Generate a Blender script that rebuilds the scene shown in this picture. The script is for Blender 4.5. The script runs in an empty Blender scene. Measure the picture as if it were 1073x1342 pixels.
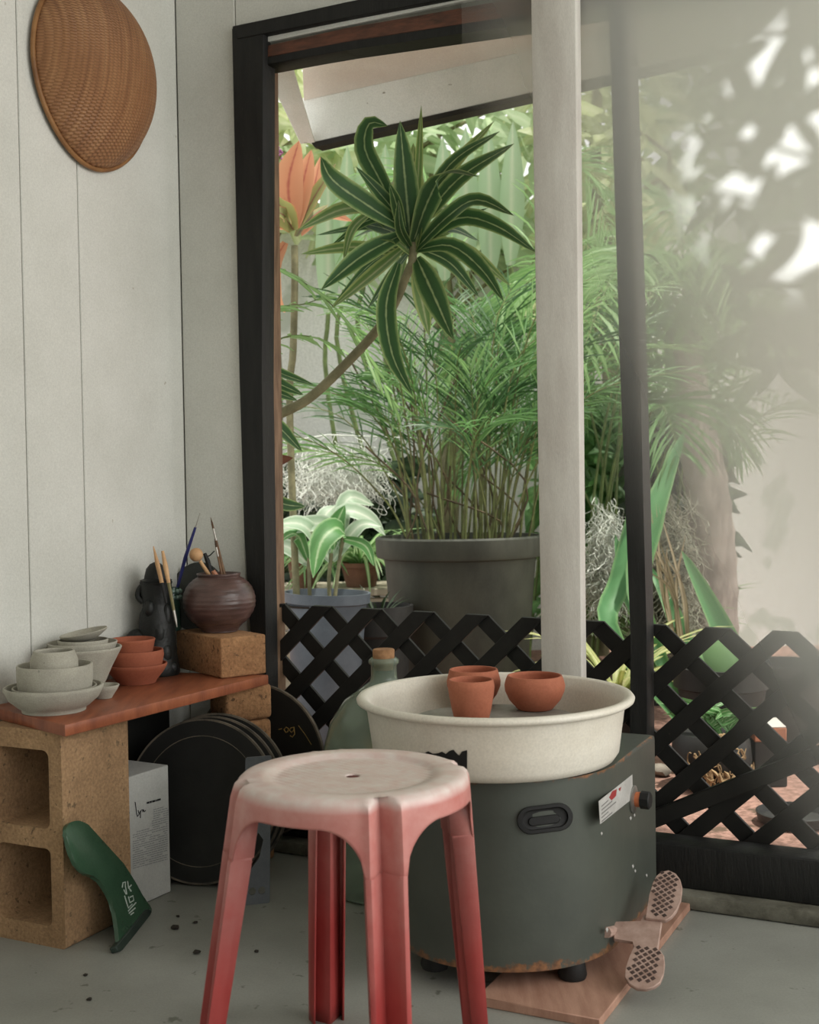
import bpy, bmesh, math, random
import numpy as np
from mathutils import Vector, Matrix
random.seed(7)
PI = math.pi
sc = bpy.context.scene
COL = sc.collection

# ------------------------------------------------------------------ camera
F = 1600.0
CAM = Vector((0, 0, .83))
PITCH, ROLL = math.atan(36 / F), .017
RM = Matrix.Rotation(PI / 2 - PITCH, 3, 'X') @ Matrix.Rotation(-ROLL, 3, 'Z')
cam = bpy.data.cameras.new('camera')
cam.sensor_fit = 'VERTICAL'; cam.sensor_height = 36; cam.lens = F / 1342 * 36; cam.clip_start = .02
co = bpy.data.objects.new('camera', cam); COL.objects.link(co)
co.matrix_world = Matrix.Translation(CAM) @ RM.to_4x4()
sc.camera = co
cam.dof.use_dof = True; cam.dof.focus_distance = 2.45; cam.dof.aperture_fstop = 7.0

def ray(px, py):
    return RM @ Vector(((px - 536.5) / F, -(py - 671) / F, -1))
def at(px, py, d):                       # point at depth d (world Y)
    r = ray(px, py); return CAM + r * (d / r.y)
def G(px, py, z=0):                      # point on a horizontal plane
    r = ray(px, py); return CAM + r * ((z - CAM.z) / r.z)
def onplane(px, py, p, n):
    r = ray(px, py); return CAM + r * ((p - CAM).dot(n) / r.dot(n))

# room frame: e1 runs along the wall with the opening, u along the left wall
E1 = Vector((.896, -.443, 0)).normalized(); U = Vector((-E1.y, E1.x, 0)); Z = Vector((0, 0, 1))
C0 = Vector((-.534, 2.918, 0))
def W(px, py, off=0):                    # point on the opening wall, off = metres outwards
    return onplane(px, py, C0 + U * off, U)
def L(px, py, off=0):                    # point on the left wall, off = metres into the room
    return onplane(px, py, C0 + E1 * off, E1)
def wp(s, off, z): return C0 + E1 * s + U * off + Z * z
def sW(px, py, off=0): return (W(px, py, off) - C0).dot(E1)

# ------------------------------------------------------------------ materials
def c(r, g, b):
    f = lambda v: (v / 255 / 12.92) if v / 255 <= .04045 else ((v / 255 + .055) / 1.055) ** 2.4
    return (f(r), f(g), f(b), 1)
MATS = {}
class NT:
    def __init__(s, name):
        m = bpy.data.materials.new(name); m.use_nodes = True
        s.m = m; s.t = m.node_tree; s.t.nodes.clear()
        s.out = s.n('ShaderNodeOutputMaterial')
        MATS[name] = m
    def n(s, typ, **kw):
        nd = s.t.nodes.new(typ)
        for k, v in kw.items():
            if k in nd.inputs: nd.inputs[k].default_value = v
            else: setattr(nd, k, v)
        return nd
    def l(s, a, b): s.t.links.new(a, b)
    def noise(s, vec, scale, detail=4, rough=.6):
        n = s.n('ShaderNodeTexNoise'); n.inputs['Scale'].default_value = scale; n.inputs['Detail'].default_value = detail
        n.inputs['Roughness'].default_value = rough
        if vec is not None: s.l(vec, n.inputs['Vector'])
        return n.outputs['Fac']
    def ramp(s, fac, stops):
        r = s.n('ShaderNodeValToRGB'); e = r.color_ramp.elements
        while len(e) < len(stops): e.new(.5)
        for i, (p, col) in enumerate(stops):
            e[i].position = p; e[i].color = col
        s.l(fac, r.inputs['Fac']); return r.outputs['Color']
    def mix(s, fac, a, b, typ='MIX'):
        m = s.n('ShaderNodeMix'); m.data_type = 'RGBA'; m.blend_type = typ
        for k, v in ((0, fac), (6, a), (7, b)):
            if hasattr(v, 'is_linked'): s.l(v, m.inputs[k])
            else: m.inputs[k].default_value = v
        return m.outputs[2]
    def math(s, op, a, b=0., clamp=False):
        m = s.n('ShaderNodeMath'); m.operation = op; m.use_clamp = clamp
        for k, v in ((0, a), (1, b)):
            if hasattr(v, 'is_linked'): s.l(v, m.inputs[k])
            else: m.inputs[k].default_value = v
        return m.outputs[0]

def mat(name, col, col2=None, scale=12, rough=.7, bump=0., bscale=60, metal=0., spec=.35, stretch=(1, 1, 1), lo=.35, hi=.65,
        spots=None, sscale=40, sth=.68, coat=0., grain=.1, gscale=260):
    if name in MATS: return MATS[name]
    t = NT(name)
    tc = t.n('ShaderNodeTexCoord'); mp = t.n('ShaderNodeMapping'); mp.inputs['Scale'].default_value = stretch
    t.l(tc.outputs['Object'], mp.inputs['Vector']); v = mp.outputs['Vector']
    if col2 is None: col2 = tuple(x * .8 for x in col[:3]) + (1,)
    colr = t.ramp(t.noise(v, scale, 6), [(lo, col), (hi, col2)])
    if spots:
        colr = t.mix(t.ramp(t.noise(v, sscale, 3), [(sth, (0, 0, 0, 1)), (sth + .04, (1, 1, 1, 1))]), colr, spots)
    if grain:
        gr = t.ramp(t.noise(v, gscale, 2), [(.3, (1 - grain,) * 3 + (1,)), (.7, (1 + grain * .4,) * 3 + (1,))])
        colr = t.mix(1., colr, gr, 'MULTIPLY')
    b = t.n('ShaderNodeBsdfPrincipled'); t.l(colr, b.inputs['Base Color'])
    b.inputs['Roughness'].default_value = rough; b.inputs['Metallic'].default_value = metal
    b.inputs['Specular IOR Level'].default_value = spec; b.inputs['Coat Weight'].default_value = coat
    if bump:
        bp = t.n('ShaderNodeBump'); bp.inputs['Strength'].default_value = bump; bp.inputs['Distance'].default_value = .004
        t.l(t.noise(v, bscale, 5), bp.inputs['Height']); t.l(bp.outputs['Normal'], b.inputs['Normal'])
    t.l(b.outputs['BSDF'], t.out.inputs['Surface'])
    return t.m

def leafmat(name, stops, rough=.45, trans=.3, tcol=None, var=.25, nscale=3, spec=.4):
    """stops: colour across the blade, 0 = midrib, 1 = edge"""
    if name in MATS: return MATS[name]
    t = NT(name)
    uv = t.n('ShaderNodeUVMap'); sp = t.n('ShaderNodeSeparateXYZ'); t.l(uv.outputs['UV'], sp.inputs[0])
    a = t.math('MULTIPLY', t.math('ABSOLUTE', t.math('SUBTRACT', sp.outputs['X'], .5)), 2)
    tc = t.n('ShaderNodeTexCoord')
    nz = t.noise(tc.outputs['Object'], nscale, 3)
    a = t.math('ADD', a, t.math('MULTIPLY', t.math('SUBTRACT', t.noise(tc.outputs['Object'], 60, 2), .5), .15))
    colr = t.ramp(a, stops)
    dark = t.mix(1., colr, (.55, .6, .5, 1), 'MULTIPLY')
    colr = t.mix(t.math('MULTIPLY', nz, var * 2), colr, dark)
    b = t.n('ShaderNodeBsdfPrincipled'); t.l(colr, b.inputs['Base Color']); b.inputs['Roughness'].default_value = rough
    b.inputs['Specular IOR Level'].default_value = spec
    tr = t.n('ShaderNodeBsdfTranslucent')
    if tcol: tr.inputs['Color'].default_value = tcol
    else: t.l(colr, tr.inputs['Color'])
    mx = t.n('ShaderNodeMixShader'); mx.inputs[0].default_value = trans
    t.l(b.outputs[0], mx.inputs[1]); t.l(tr.outputs[0], mx.inputs[2]); t.l(mx.outputs[0], t.out.inputs['Surface'])
    return t.m

# ------------------------------------------------------------------ mesh helpers
class MB:
    def __init__(s):
        s.bm = bmesh.new(); s.uv = s.bm.loops.layers.uv.new('UVMap')
    def quad(s, vs, uvs=None):
        try: f = s.bm.faces.new(vs)
        except ValueError: return None
        if uvs:
            for lp, q in zip(f.loops, uvs): lp[s.uv].uv = q
        return f
    def poly(s, pts): return s.quad([s.bm.verts.new(p) for p in pts])
    def prism(s, pts, ext, bev=0, seg=2):
        ext = Vector(ext)
        a = [s.bm.verts.new(p) for p in pts]; b = [s.bm.verts.new(Vector(p) + ext) for p in pts]
        n = len(pts); fs = [s.quad(a[::-1]), s.quad(b)]
        for i in range(n): fs.append(s.quad([a[i], a[(i + 1) % n], b[(i + 1) % n], b[i]]))
        if bev:
            es = list({e for f in fs if f for e in f.edges})
            bmesh.ops.bevel(s.bm, geom=es, offset=bev, segments=seg, affect='EDGES', profile=.5)
        return s
    def box(s, o, ax, ay, az, bev=0, seg=2):     # origin corner and three edge vectors
        o, ax, ay, az = map(Vector, (o, ax, ay, az))
        return s.prism([o, o + ax, o + ax + ay, o + ay], az, bev, seg)
    def tube(s, pts, rad, n=8, cap=True):
        pts = [Vector(p) for p in pts]
        if not hasattr(rad, '__len__'): rad = [rad] * len(pts)
        rings = []; prev = None
        for i, p in enumerate(pts):
            d = (pts[min(i + 1, len(pts) - 1)] - pts[max(i - 1, 0)])
            if d.length < 1e-9: d = Vector((0, 0, 1))
            d.normalize()
            if prev is None:
                a = d.orthogonal().normalized()
            else:
                a = prev - d * prev.dot(d); a = a.normalized() if a.length > 1e-6 else d.orthogonal().normalized()
            prev = a; b = d.cross(a)
            rings.append([s.bm.verts.new(p + (a * math.cos(2 * PI * k / n) + b * math.sin(2 * PI * k / n)) * rad[i]) for k in range(n)])
        for r0, r1 in zip(rings, rings[1:]):
            for k in range(n): s.quad([r0[k], r0[(k + 1) % n], r1[(k + 1) % n], r1[k]])
        if cap: s.quad(rings[0][::-1]); s.quad(rings[-1])
        return s
    def lathe(s, prof, o=(0, 0, 0), n=48, mt=None, sx=1, sy=1):
        o = Vector(o); rings = []
        mt = mt or Matrix.Identity(3)
        for r, z in prof:
            if r < 1e-5: rings.append([s.bm.verts.new(o + mt @ Vector((0, 0, z)))])
            else: rings.append([s.bm.verts.new(o + mt @ Vector((r * sx * math.cos(2 * PI * k / n), r * sy * math.sin(2 * PI * k / n), z))) for k in range(n)])
        for a, b in zip(rings, rings[1:]):
            for k in range(n):
                k2 = (k + 1) % n
                if len(a) == 1 and len(b) == 1: continue
                if len(a) == 1: s.quad([a[0], b[k2], b[k]])
                elif len(b) == 1: s.quad([a[k], a[k2], b[0]])
                else: s.quad([a[k], a[k2], b[k2], b[k]])
        return s
    def ball(s, o, r, n=16, sc=(1, 1, 1)):
        m = Matrix.Translation(o) @ Matrix.Diagonal((*sc, 1))
        bmesh.ops.create_uvsphere(s.bm, u_segments=n, v_segments=max(6, n // 2), radius=r, matrix=m); return s
    def blade(s, pts, w, nrm, prof=None, fold=.15, seg=10):
        """a leaf through control points; w = full width in m"""
        P = spline(pts, seg); prof = prof or (lambda t: math.sin(PI * min(1, t * .92 + .08)) ** .8)
        rows = []
        for i, p in enumerate(P):
            t = i / (len(P) - 1)
            d = (P[min(i + 1, len(P) - 1)] - P[max(i - 1, 0)])
            d = d.normalized() if d.length > 1e-9 else Vector((0, 0, 1))
            sd = d.cross(nrm)
            sd = sd.normalized() if sd.length > 1e-6 else d.orthogonal().normalized()
            n2 = sd.cross(d); hw = w / 2 * prof(t) + 1e-4
            rows.append([s.bm.verts.new(p - sd * hw + n2 * fold * hw), s.bm.verts.new(p - sd * hw * .5 + n2 * fold * hw * .35), s.bm.verts.new(p),
                         s.bm.verts.new(p + sd * hw * .5 + n2 * fold * hw * .35), s.bm.verts.new(p + sd * hw + n2 * fold * hw)])
        m = len(P) - 1
        for i in range(m):
            for k in range(4):
                s.quad([rows[i][k], rows[i][k + 1], rows[i + 1][k + 1], rows[i + 1][k]],
                       [(k / 4, i / m), ((k + 1) / 4, i / m), ((k + 1) / 4, (i + 1) / m), (k / 4, (i + 1) / m)])
        return s
    def strip(s, P, w, nrm, prof=None):
        """cheap narrow leaf, two verts a row"""
        rows = []; m = len(P) - 1
        for i, p in enumerate(P):
            t = i / m
            d = (P[min(i + 1, m)] - P[max(i - 1, 0)]); d = d.normalized() if d.length > 1e-9 else Vector((0, 0, 1))
            sd = d.cross(nrm); sd = sd.normalized() if sd.length > 1e-6 else d.orthogonal().normalized()
            hw = w / 2 * (prof(t) if prof else math.sin(PI * (t * .85 + .12))) + 2e-4
            rows.append([s.bm.verts.new(p - sd * hw), s.bm.verts.new(p + sd * hw)])
        for i in range(m):
            s.quad([rows[i][0], rows[i][1], rows[i + 1][1], rows[i + 1][0]], [(0, i / m), (1, i / m), (1, (i + 1) / m), (0, (i + 1) / m)])
        return s

def spline(pts, seg=10):
    pts = [Vector(p) for p in pts]
    if len(pts) == 2: return [pts[0].lerp(pts[1], i / seg) for i in range(seg + 1)]
    q = [pts[0] * 2 - pts[1]] + pts + [pts[-1] * 2 - pts[-2]]
    out = []; k = len(pts) - 1
    for i in range(seg + 1):
        x = i / seg * k; j = min(int(x), k - 1); t = x - j
        a, b, cc, d = q[j:j + 4]
        out.append(.5 * ((2 * b) + (cc - a) * t + (2 * a - 5 * b + 4 * cc - d) * t * t + (3 * b - a - 3 * cc + d) * t ** 3))
    return out

def link(name, mb, m, parent=None, smooth=40):
    bm = mb.bm
    if parent is not None: bm.transform(PM[parent.name].inverted())
    if smooth != 'leaf': bmesh.ops.recalc_face_normals(bm, faces=bm.faces)
    me = bpy.data.meshes.new(name); bm.to_mesh(me); bm.free()
    me.materials.append(m)
    if smooth:
        me.shade_smooth()
        if smooth != 'leaf': me.set_sharp_from_angle(angle=math.radians(smooth))
    o = bpy.data.objects.new(name, me); COL.objects.link(o)
    if parent is not None: o.parent = parent; PM[o.name] = PM[parent.name]
    else: PM[o.name] = Matrix.Identity(4)
    return o
PM = {}
def thing(name, label, cat, loc, group=None):
    o = bpy.data.objects.new(name, None); COL.objects.link(o); o.empty_display_size = .05
    o.location = loc; o['label'] = label; o['category'] = cat
    if group: o['group'] = group
    PM[o.name] = Matrix.Translation(loc)
    return o
def solo(name, mb, m, label, cat, group=None, smooth=40, loc=None):   # a thing that is one mesh
    if loc is not None: mb.bm.transform(Matrix.Translation(-Vector(loc)))
    o = link(name, mb, m, None, smooth); o['label'] = label; o['category'] = cat
    if loc is not None: o.location = loc; PM[o.name] = Matrix.Translation(loc)
    if group: o['group'] = group
    return o
def struct(name, mb, m, smooth=30):
    o = link(name, mb, m, None, smooth); o['kind'] = 'structure'; return o
def lrot(d): return Z.rotation_difference(Vector(d)).to_matrix()
def textmesh(s, size, o, ax, ay, shear=0):          # lettering as a flat mesh in the frame (ax, ay)
    cu = bpy.data.curves.new('t', 'FONT'); cu.body = s; cu.size = size; cu.shear = shear; cu.resolution_u = 3
    ob = bpy.data.objects.new('t', cu); COL.objects.link(ob)
    bpy.context.view_layer.update()
    me = bpy.data.meshes.new_from_object(ob.evaluated_get(bpy.context.evaluated_depsgraph_get()))
    bpy.data.objects.remove(ob); bpy.data.curves.remove(cu)
    mb = MB(); mb.bm.from_mesh(me); bpy.data.meshes.remove(me)
    ax = Vector(ax).normalized(); ay = Vector(ay).normalized(); n = ax.cross(ay)
    m = Matrix((ax, ay, n)).transposed().to_4x4(); m.translation = Vector(o)
    mb.bm.transform(m); return mb
# ================================================================== the setting
m_wall = mat('white_painted_panel', c(214, 214, 207), c(201, 201, 193), 3, .75, .12, 220, spots=c(170, 165, 150), sscale=30, sth=.74)
m_black = mat('black_stained_wood', c(30, 30, 28), c(20, 20, 19), 9, .6, .3, 40, stretch=(6, 6, 1), spots=c(74, 72, 62), sscale=16, sth=.72)
m_brownwood = mat('bare_brown_wood', c(136, 110, 86), c(98, 76, 58), 10, .6, .25, 60, stretch=(8, 8, 1))
m_redwood = mat('red_brown_wood', c(104, 66, 50), c(70, 48, 38), 10, .6, .2, 60, stretch=(2, 2, 8))
m_white = mat('white_painted_wood', c(212, 208, 200), c(196, 190, 182), 7, .55, .15, 120, stretch=(3, 3, .6))
m_conc = mat('polished_grey_concrete', c(154, 155, 148), c(132, 133, 126), 2.2, .42, .08, 70, spots=c(104, 106, 96), sscale=22, sth=.66)
m_lip = mat('rough_concrete', c(120, 118, 106), c(78, 76, 66), 14, .9, .5, 50)
m_grey = mat('grey_reveal', c(120, 120, 110), c(95, 95, 86), 9, .8, .1)

Ztop = 2.35
# left wall: boards with thin seams between them
tl = lambda px, py: (L(px, py) - C0).dot(-U)
ts = [-.0, tl(110, 600), tl(36, 620), 1.05, 1.5, 1.95, 2.4, 2.85, 3.3, 3.75, 4.2]
mb = MB(); ts2 = ts[:1] + ts[1:]
for a, b in zip(ts2, ts2[1:]):
    mb.box(C0 - U * (a + .0012) - Z * .0, -U * (b - a - .0024), -E1 * .02, Z * Ztop, .0015, 1)
mb.box(C0 - E1 * .012 + U * .1, -U * 4.4, -E1 * .08, Z * Ztop)
struct('wall_left', mb, m_wall)
sJ0, sJ1 = sW(314, 500), sW(343, 500)       # left casing
sP0, sP1 = sW(814, 500), sW(840, 500)       # right post
zH = lambda px, py: W(px, py).z
mb = MB()
mb.box(wp(0, 0, 0), E1 * (sJ0 + .006), U * .10, Z * Ztop, .002, 1)
hz0 = zH(500, 5)
mb.box(wp(sJ0 + .008, 0, hz0 - .03), E1 * 2.2, U * .10, Z * (Ztop - hz0 + .03), .002, 1)
mb.box(wp(2.05, 0, 0), E1 * .5, U * .10, Z * (hz0 - .03), .002, 1)
struct('wall_back', mb, m_wall)
# floor: concrete slab, its lip under the sill
mb = MB(); mb.box(C0 - E1 * .1 + U * .12 - Z * .12, E1 * 4.2, -U * 5.5, Z * .12)
struct('floor', mb, m_conc)
mb = MB()
lp = [W(850, 1150, -.05), W(1100, 1200, -.05)]
mb.box(wp(.02, -.055, .0005), E1 * 2.2, U * .16, Z * .0295, .008, 2)
struct('trim_1', mb, m_lip)
mb = MB(); mb.box(C0 - E1 * .1 + U * .1 + Z * Ztop, E1 * 3.4, -U * 4.4, Z * .08)
struct('ceiling', mb, m_wall)
mb = MB(); mb.box(C0 - E1 * .1 - U * 4.3, E1 * 3.4, U * .1, Z * Ztop); struct('wall_front', mb, m_wall)

# the frame of the opening
mb = MB()
def wquad(mb, pts, off, depth, bev=.003):   # board whose outline on the wall plane is given by image points
    q = [W(x, y, off) for x, y in pts]; mb.prism(q, U * depth, bev, 1)
jx0 = lambda y: 304 + (y - 40) * .0225 if y < 700 else 319 + (y - 700) * .06
mb.prism([W(303, 36, -.016), W(346, 34, -.016), W(343, 500, -.016), W(349, 890, -.016), W(351, 1105, -.016), W(337, 1105, -.016), W(332, 890, -.016), W(320, 700, -.016), W(314, 500, -.016)], U * .05, .003, 1)
mb.prism([W(303, 34, -.018), W(453, 3, -.018), W(700, -46, -.018), W(1150, -140, -.018), W(1150, -105, -.018), W(700, -24, -.018), W(453, 23, -.018), W(310, 52, -.018)], U * .05, .003, 1)
struct('trim_2', mb, m_black)
mb = MB()   # reveal of the left side in bare wood
mb.prism([W(343, 80, .03), W(348, 80, .03), W(352, 500, .03), W(358, 890, .03), W(359, 1105, .03), W(348, 1105, .03), W(343, 500, .03)], U * .055, .002, 1)
struct('trim_3', mb, m_brownwood)
mb = MB()
mb.prism([W(330, 50, .012), W(453, 20, .012), W(700, -28, .012), W(1150, -115, .012), W(1150, -70, .012), W(700, 2, .012), W(453, 40, .012), W(330, 66, .012)], U * .02, .002, 1)
struct('trim_4', mb, m_grey)
mb = MB()
mb.prism([W(335, 62, .0), W(453, 37, .0), W(700, -6, .0), W(1150, -90, .0), W(1150, -65, .0), W(700, 18, .0), W(453, 55, .0), W(338, 78, .0)], U * .05, .003, 1)
struct('trim_5', mb, m_redwood)
mb = MB()
mb.prism([W(338, 76, .0), W(453, 54, .0), W(700, 17, .0), W(1150, -66, .0), W(1150, -54, .0), W(700, 30, .0), W(453, 66, .0), W(342, 87, .0)], U * .06, .003, 1)
mb.prism([W(797, 8, .0), W(824, 2, .0), W(839, 500, .0), W(847, 830, .0), W(850, 1112, .0), W(823, 1112, .0), W(826, 830, .0), W(813, 500, .0)], U * .055, .003, 1)
struct('trim_6', mb, m_black)
mb = MB()
mb.box(wp(sJ1 - .02, -.02, .03), E1 * 2.0, U * .079, Z * .085, .006, 2)
struct('trim_7', mb, m_black)
# white post standing just inside
mb = MB()
a0, a1 = W(695, 0, -.055), W(754, 0, -.055); b0, b1 = W(709, 885, -.055), W(762, 885, -.055)
def ext(p, q, z): return p + (q - p) * ((z - p.z) / (q.z - p.z))
mb.prism([ext(a0, b0, 0.03), ext(a1, b1, 0.03), ext(a1, b1, Ztop - .002), ext(a0, b0, Ztop - .002)], U * .034, .004, 2)
struct('trim_8', mb, m_white)

# ---- added pane at the right of the opening, reflected haze painted into its opacity
t = NT('painted_haze')
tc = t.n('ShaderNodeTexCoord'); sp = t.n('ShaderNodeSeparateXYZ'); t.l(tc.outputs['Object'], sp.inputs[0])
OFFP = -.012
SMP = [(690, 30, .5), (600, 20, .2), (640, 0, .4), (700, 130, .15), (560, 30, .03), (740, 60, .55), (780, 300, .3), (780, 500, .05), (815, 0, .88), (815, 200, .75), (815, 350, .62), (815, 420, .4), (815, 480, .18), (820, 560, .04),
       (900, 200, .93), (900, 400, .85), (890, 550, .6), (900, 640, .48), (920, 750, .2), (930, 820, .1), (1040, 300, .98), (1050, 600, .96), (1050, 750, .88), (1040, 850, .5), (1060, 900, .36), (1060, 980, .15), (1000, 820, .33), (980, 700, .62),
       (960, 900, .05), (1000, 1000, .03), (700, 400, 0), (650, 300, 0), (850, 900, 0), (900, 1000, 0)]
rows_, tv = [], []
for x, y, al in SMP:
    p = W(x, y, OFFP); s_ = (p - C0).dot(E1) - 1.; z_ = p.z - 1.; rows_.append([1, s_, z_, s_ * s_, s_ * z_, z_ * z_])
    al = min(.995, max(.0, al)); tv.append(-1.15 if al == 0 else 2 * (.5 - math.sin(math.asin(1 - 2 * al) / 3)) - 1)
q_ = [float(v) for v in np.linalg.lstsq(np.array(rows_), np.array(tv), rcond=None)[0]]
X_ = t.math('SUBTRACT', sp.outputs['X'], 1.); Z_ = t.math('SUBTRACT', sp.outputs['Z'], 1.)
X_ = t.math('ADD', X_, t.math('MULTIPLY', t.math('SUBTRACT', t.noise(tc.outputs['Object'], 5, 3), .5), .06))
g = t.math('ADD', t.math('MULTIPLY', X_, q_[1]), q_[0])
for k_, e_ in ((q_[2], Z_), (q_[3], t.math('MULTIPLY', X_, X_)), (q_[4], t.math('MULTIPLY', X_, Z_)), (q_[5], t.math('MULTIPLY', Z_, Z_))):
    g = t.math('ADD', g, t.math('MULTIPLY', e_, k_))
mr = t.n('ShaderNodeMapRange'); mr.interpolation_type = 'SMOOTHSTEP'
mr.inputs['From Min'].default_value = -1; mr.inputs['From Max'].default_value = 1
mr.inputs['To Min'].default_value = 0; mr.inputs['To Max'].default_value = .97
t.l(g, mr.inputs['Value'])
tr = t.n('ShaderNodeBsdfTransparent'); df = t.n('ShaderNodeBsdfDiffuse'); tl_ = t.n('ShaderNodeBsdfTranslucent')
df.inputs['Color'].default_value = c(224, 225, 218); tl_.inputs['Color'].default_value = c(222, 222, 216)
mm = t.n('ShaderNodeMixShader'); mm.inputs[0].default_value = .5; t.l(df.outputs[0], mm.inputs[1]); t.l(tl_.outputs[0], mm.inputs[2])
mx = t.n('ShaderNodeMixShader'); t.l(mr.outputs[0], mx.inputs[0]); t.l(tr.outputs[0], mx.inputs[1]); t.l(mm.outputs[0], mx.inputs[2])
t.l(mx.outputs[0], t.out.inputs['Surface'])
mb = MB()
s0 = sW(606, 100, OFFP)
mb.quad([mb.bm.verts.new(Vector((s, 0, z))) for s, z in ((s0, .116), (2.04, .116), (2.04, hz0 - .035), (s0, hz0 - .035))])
o = struct('haze_pane', mb, t.m, 0)
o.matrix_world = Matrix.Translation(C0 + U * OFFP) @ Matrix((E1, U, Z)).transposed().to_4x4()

# ---- eave outside
m_eave = mat('weathered_white_board', c(240, 240, 234), c(226, 228, 220), 5, .7, .2, 80, spots=c(140, 134, 118), sscale=26, sth=.71)
m_deck = mat('stained_white_board', c(234, 228, 216), c(216, 203, 190), 3, .8, .2, 60, stretch=(1, 1, 3))
m_dark = mat('dark_edge', c(52, 48, 40), c(36, 34, 30), 8, .8)
OE = .62
EV = thing('roof_eave', 'white painted eave boards seen from below, with a dark lower edge, outside the opening', 'eave', C0 + U * OE + E1 * .8 + Z * 1.9)
f0, f1, f2, f3 = W(405, 188, OE), W(1200, 7, OE), W(1200, -48, OE), W(396, 128, OE)
mb = MB(); mb.prism([f0, f1, f2, f3], U * .03, .002, 1); link('fascia_board', mb, m_eave, EV)
mb = MB(); mb.prism([W(408, 187, OE - .004), W(1200, 7, OE - .004), W(1200, 13, OE - .004), W(412, 193, OE - .004)], U * .045); link('drip_edge', mb, m_dark, EV)
g0, g1 = W(398, 132, OE - .002), W(1200, -46, OE - .002)
h0, h1 = W(396, 85, OE - .14), W(1200, -84, OE - .14)
mb = MB(); mb.prism([g0, g1, h1, h0], Z * .02 + U * .02, .001, 1); link('stained_board', mb, m_deck, EV)
i0, i1 = W(380, 62, .085), W(1200, -112, .085)
mb = MB(); mb.prism([h0 + Z * .004, h1 + Z * .004, i1, i0], Z * .02 + U * .01, .001, 1); link('soffit_board', mb, m_eave, EV)
mb = MB(); mb.prism([W(345, 86, .13), W(382, 80, .13), W(413, 187, OE - .012), W(394, 189, OE - .012)], E1 * -.012 + Z * .03, .002, 1)
link('rafter', mb, m_eave, EV)

# ---- ground outside
m_ground = mat('reddish_gravel_dirt', c(168, 132, 118), c(120, 92, 80), 60, .95, .6, 120, spots=c(96, 78, 64), sscale=9, sth=.6)
mb = MB(); mb.box(C0 - E1 * 6 + U * .121 - Z * .13, E1 * 16, U * 14, Z * .12); struct('ground', mb, m_ground)
# ================================================================== the red stool
t = NT('sun_faded_red_plastic')
tc = t.n('ShaderNodeTexCoord'); sp = t.n('ShaderNodeSeparateXYZ'); t.l(tc.outputs['Object'], sp.inputs[0])
red = t.ramp(t.noise(tc.outputs['Object'], 9, 5), [(.3, c(172, 72, 68)), (.7, c(148, 54, 53))])
pale = t.ramp(t.noise(tc.outputs['Object'], 30, 5), [(.3, c(202, 146, 138)), (.7, c(188, 118, 111))])
dust = t.ramp(t.noise(tc.outputs['Object'], 45, 5), [(.3, c(218, 209, 203)), (.8, c(204, 174, 167))])
def mapr(t, v, a, b):
    m = t.n('ShaderNodeMapRange'); m.inputs['From Min'].default_value = a; m.inputs['From Max'].default_value = b; t.l(v, m.inputs['Value']); return m.outputs[0]
zz = t.math('ADD', sp.outputs['Z'], t.math('MULTIPLY', t.math('SUBTRACT', t.noise(tc.outputs['Object'], 14, 4), .5), .08))
col1 = t.mix(mapr(t, zz, .16, .42), red, pale)
geo = t.n('ShaderNodeNewGeometry'); sn = t.n('ShaderNodeSeparateXYZ'); t.l(tc.outputs['Normal'], sn.inputs[0])
col2 = t.mix(t.math('MULTIPLY', mapr(t, sp.outputs['Z'], .412, .424), .92), col1, dust)
b = t.n('ShaderNodeBsdfPrincipled'); t.l(col2, b.inputs['Base Color']); b.inputs['Roughness'].default_value = .36
wv = t.n('ShaderNodeTexWave'); wv.inputs['Scale'].default_value = 42; wv.bands_direction = 'DIAGONAL'; t.l(tc.outputs['Object'], wv.inputs['Vector'])
ln = t.n('ShaderNodeVectorMath'); ln.operation = 'LENGTH'; mp = t.n('ShaderNodeMapping'); mp.inputs['Scale'].default_value = (1, 1, 0); t.l(tc.outputs['Object'], mp.inputs[0]); t.l(mp.outputs[0], ln.inputs[0])
msk = t.math('MULTIPLY', t.math('LESS_THAN', ln.outputs['Value'], .112), mapr(t, sp.outputs['Z'], .40, .41))
bp = t.n('ShaderNodeBump'); bp.inputs['Strength'].default_value = .35; bp.inputs['Distance'].default_value = .002
t.l(t.math('ADD', t.math('MULTIPLY', wv.outputs['Fac'], msk), t.math('MULTIPLY', t.noise(tc.outputs['Object'], 180, 3), .3)), bp.inputs['Height']); t.l(bp.outputs[0], b.inputs['Normal'])
t.l(b.outputs[0], t.out.inputs['Surface']); m_stool = t.m

SH = .43; SR = .164
Sc = G(462, 1011, SH); Sc.z = 0
STOOL = thing('plastic_stool', 'sun-faded red plastic stool with a round dusty seat, in front of the pottery wheel', 'stool', Sc)
A0 = math.radians(-90 + 17)
FL = {0: .055, 1: .06, 2: .085, 3: .155}      # front, right, back, left legs: outward splay
def stool_r(th, z):
    k = round((th - A0) / (PI / 2)); dl = th - A0 - k * PI / 2; k %= 4
    wn = .12
    x = abs(dl) / wn
    notch = .024 * max(0, 1 - x / .9) if x < .9 else 0
    bul = .004 * math.exp(-((x - 1.05) / .35) ** 2)
    lw = min(1, max(0, (PI / 4 - abs(dl)) / (PI / 4 - .2))); fl = .055 + (FL[k] - .055) * lw
    return SR - .002 + (SH - z) * fl - notch + bul
AD = .104
def arch(dl, hw=.165):                        # skirt depth between two legs
    a = abs(dl)
    if a <= hw: return AD
    x = (a - hw) / (.52 - hw)
    if x >= 1: return .037
    return .037 + (AD - .037) * (1 - math.sqrt(max(0, 1 - (1 - x) ** 2)))
mb = MB(); N = 192
cols = []
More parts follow.
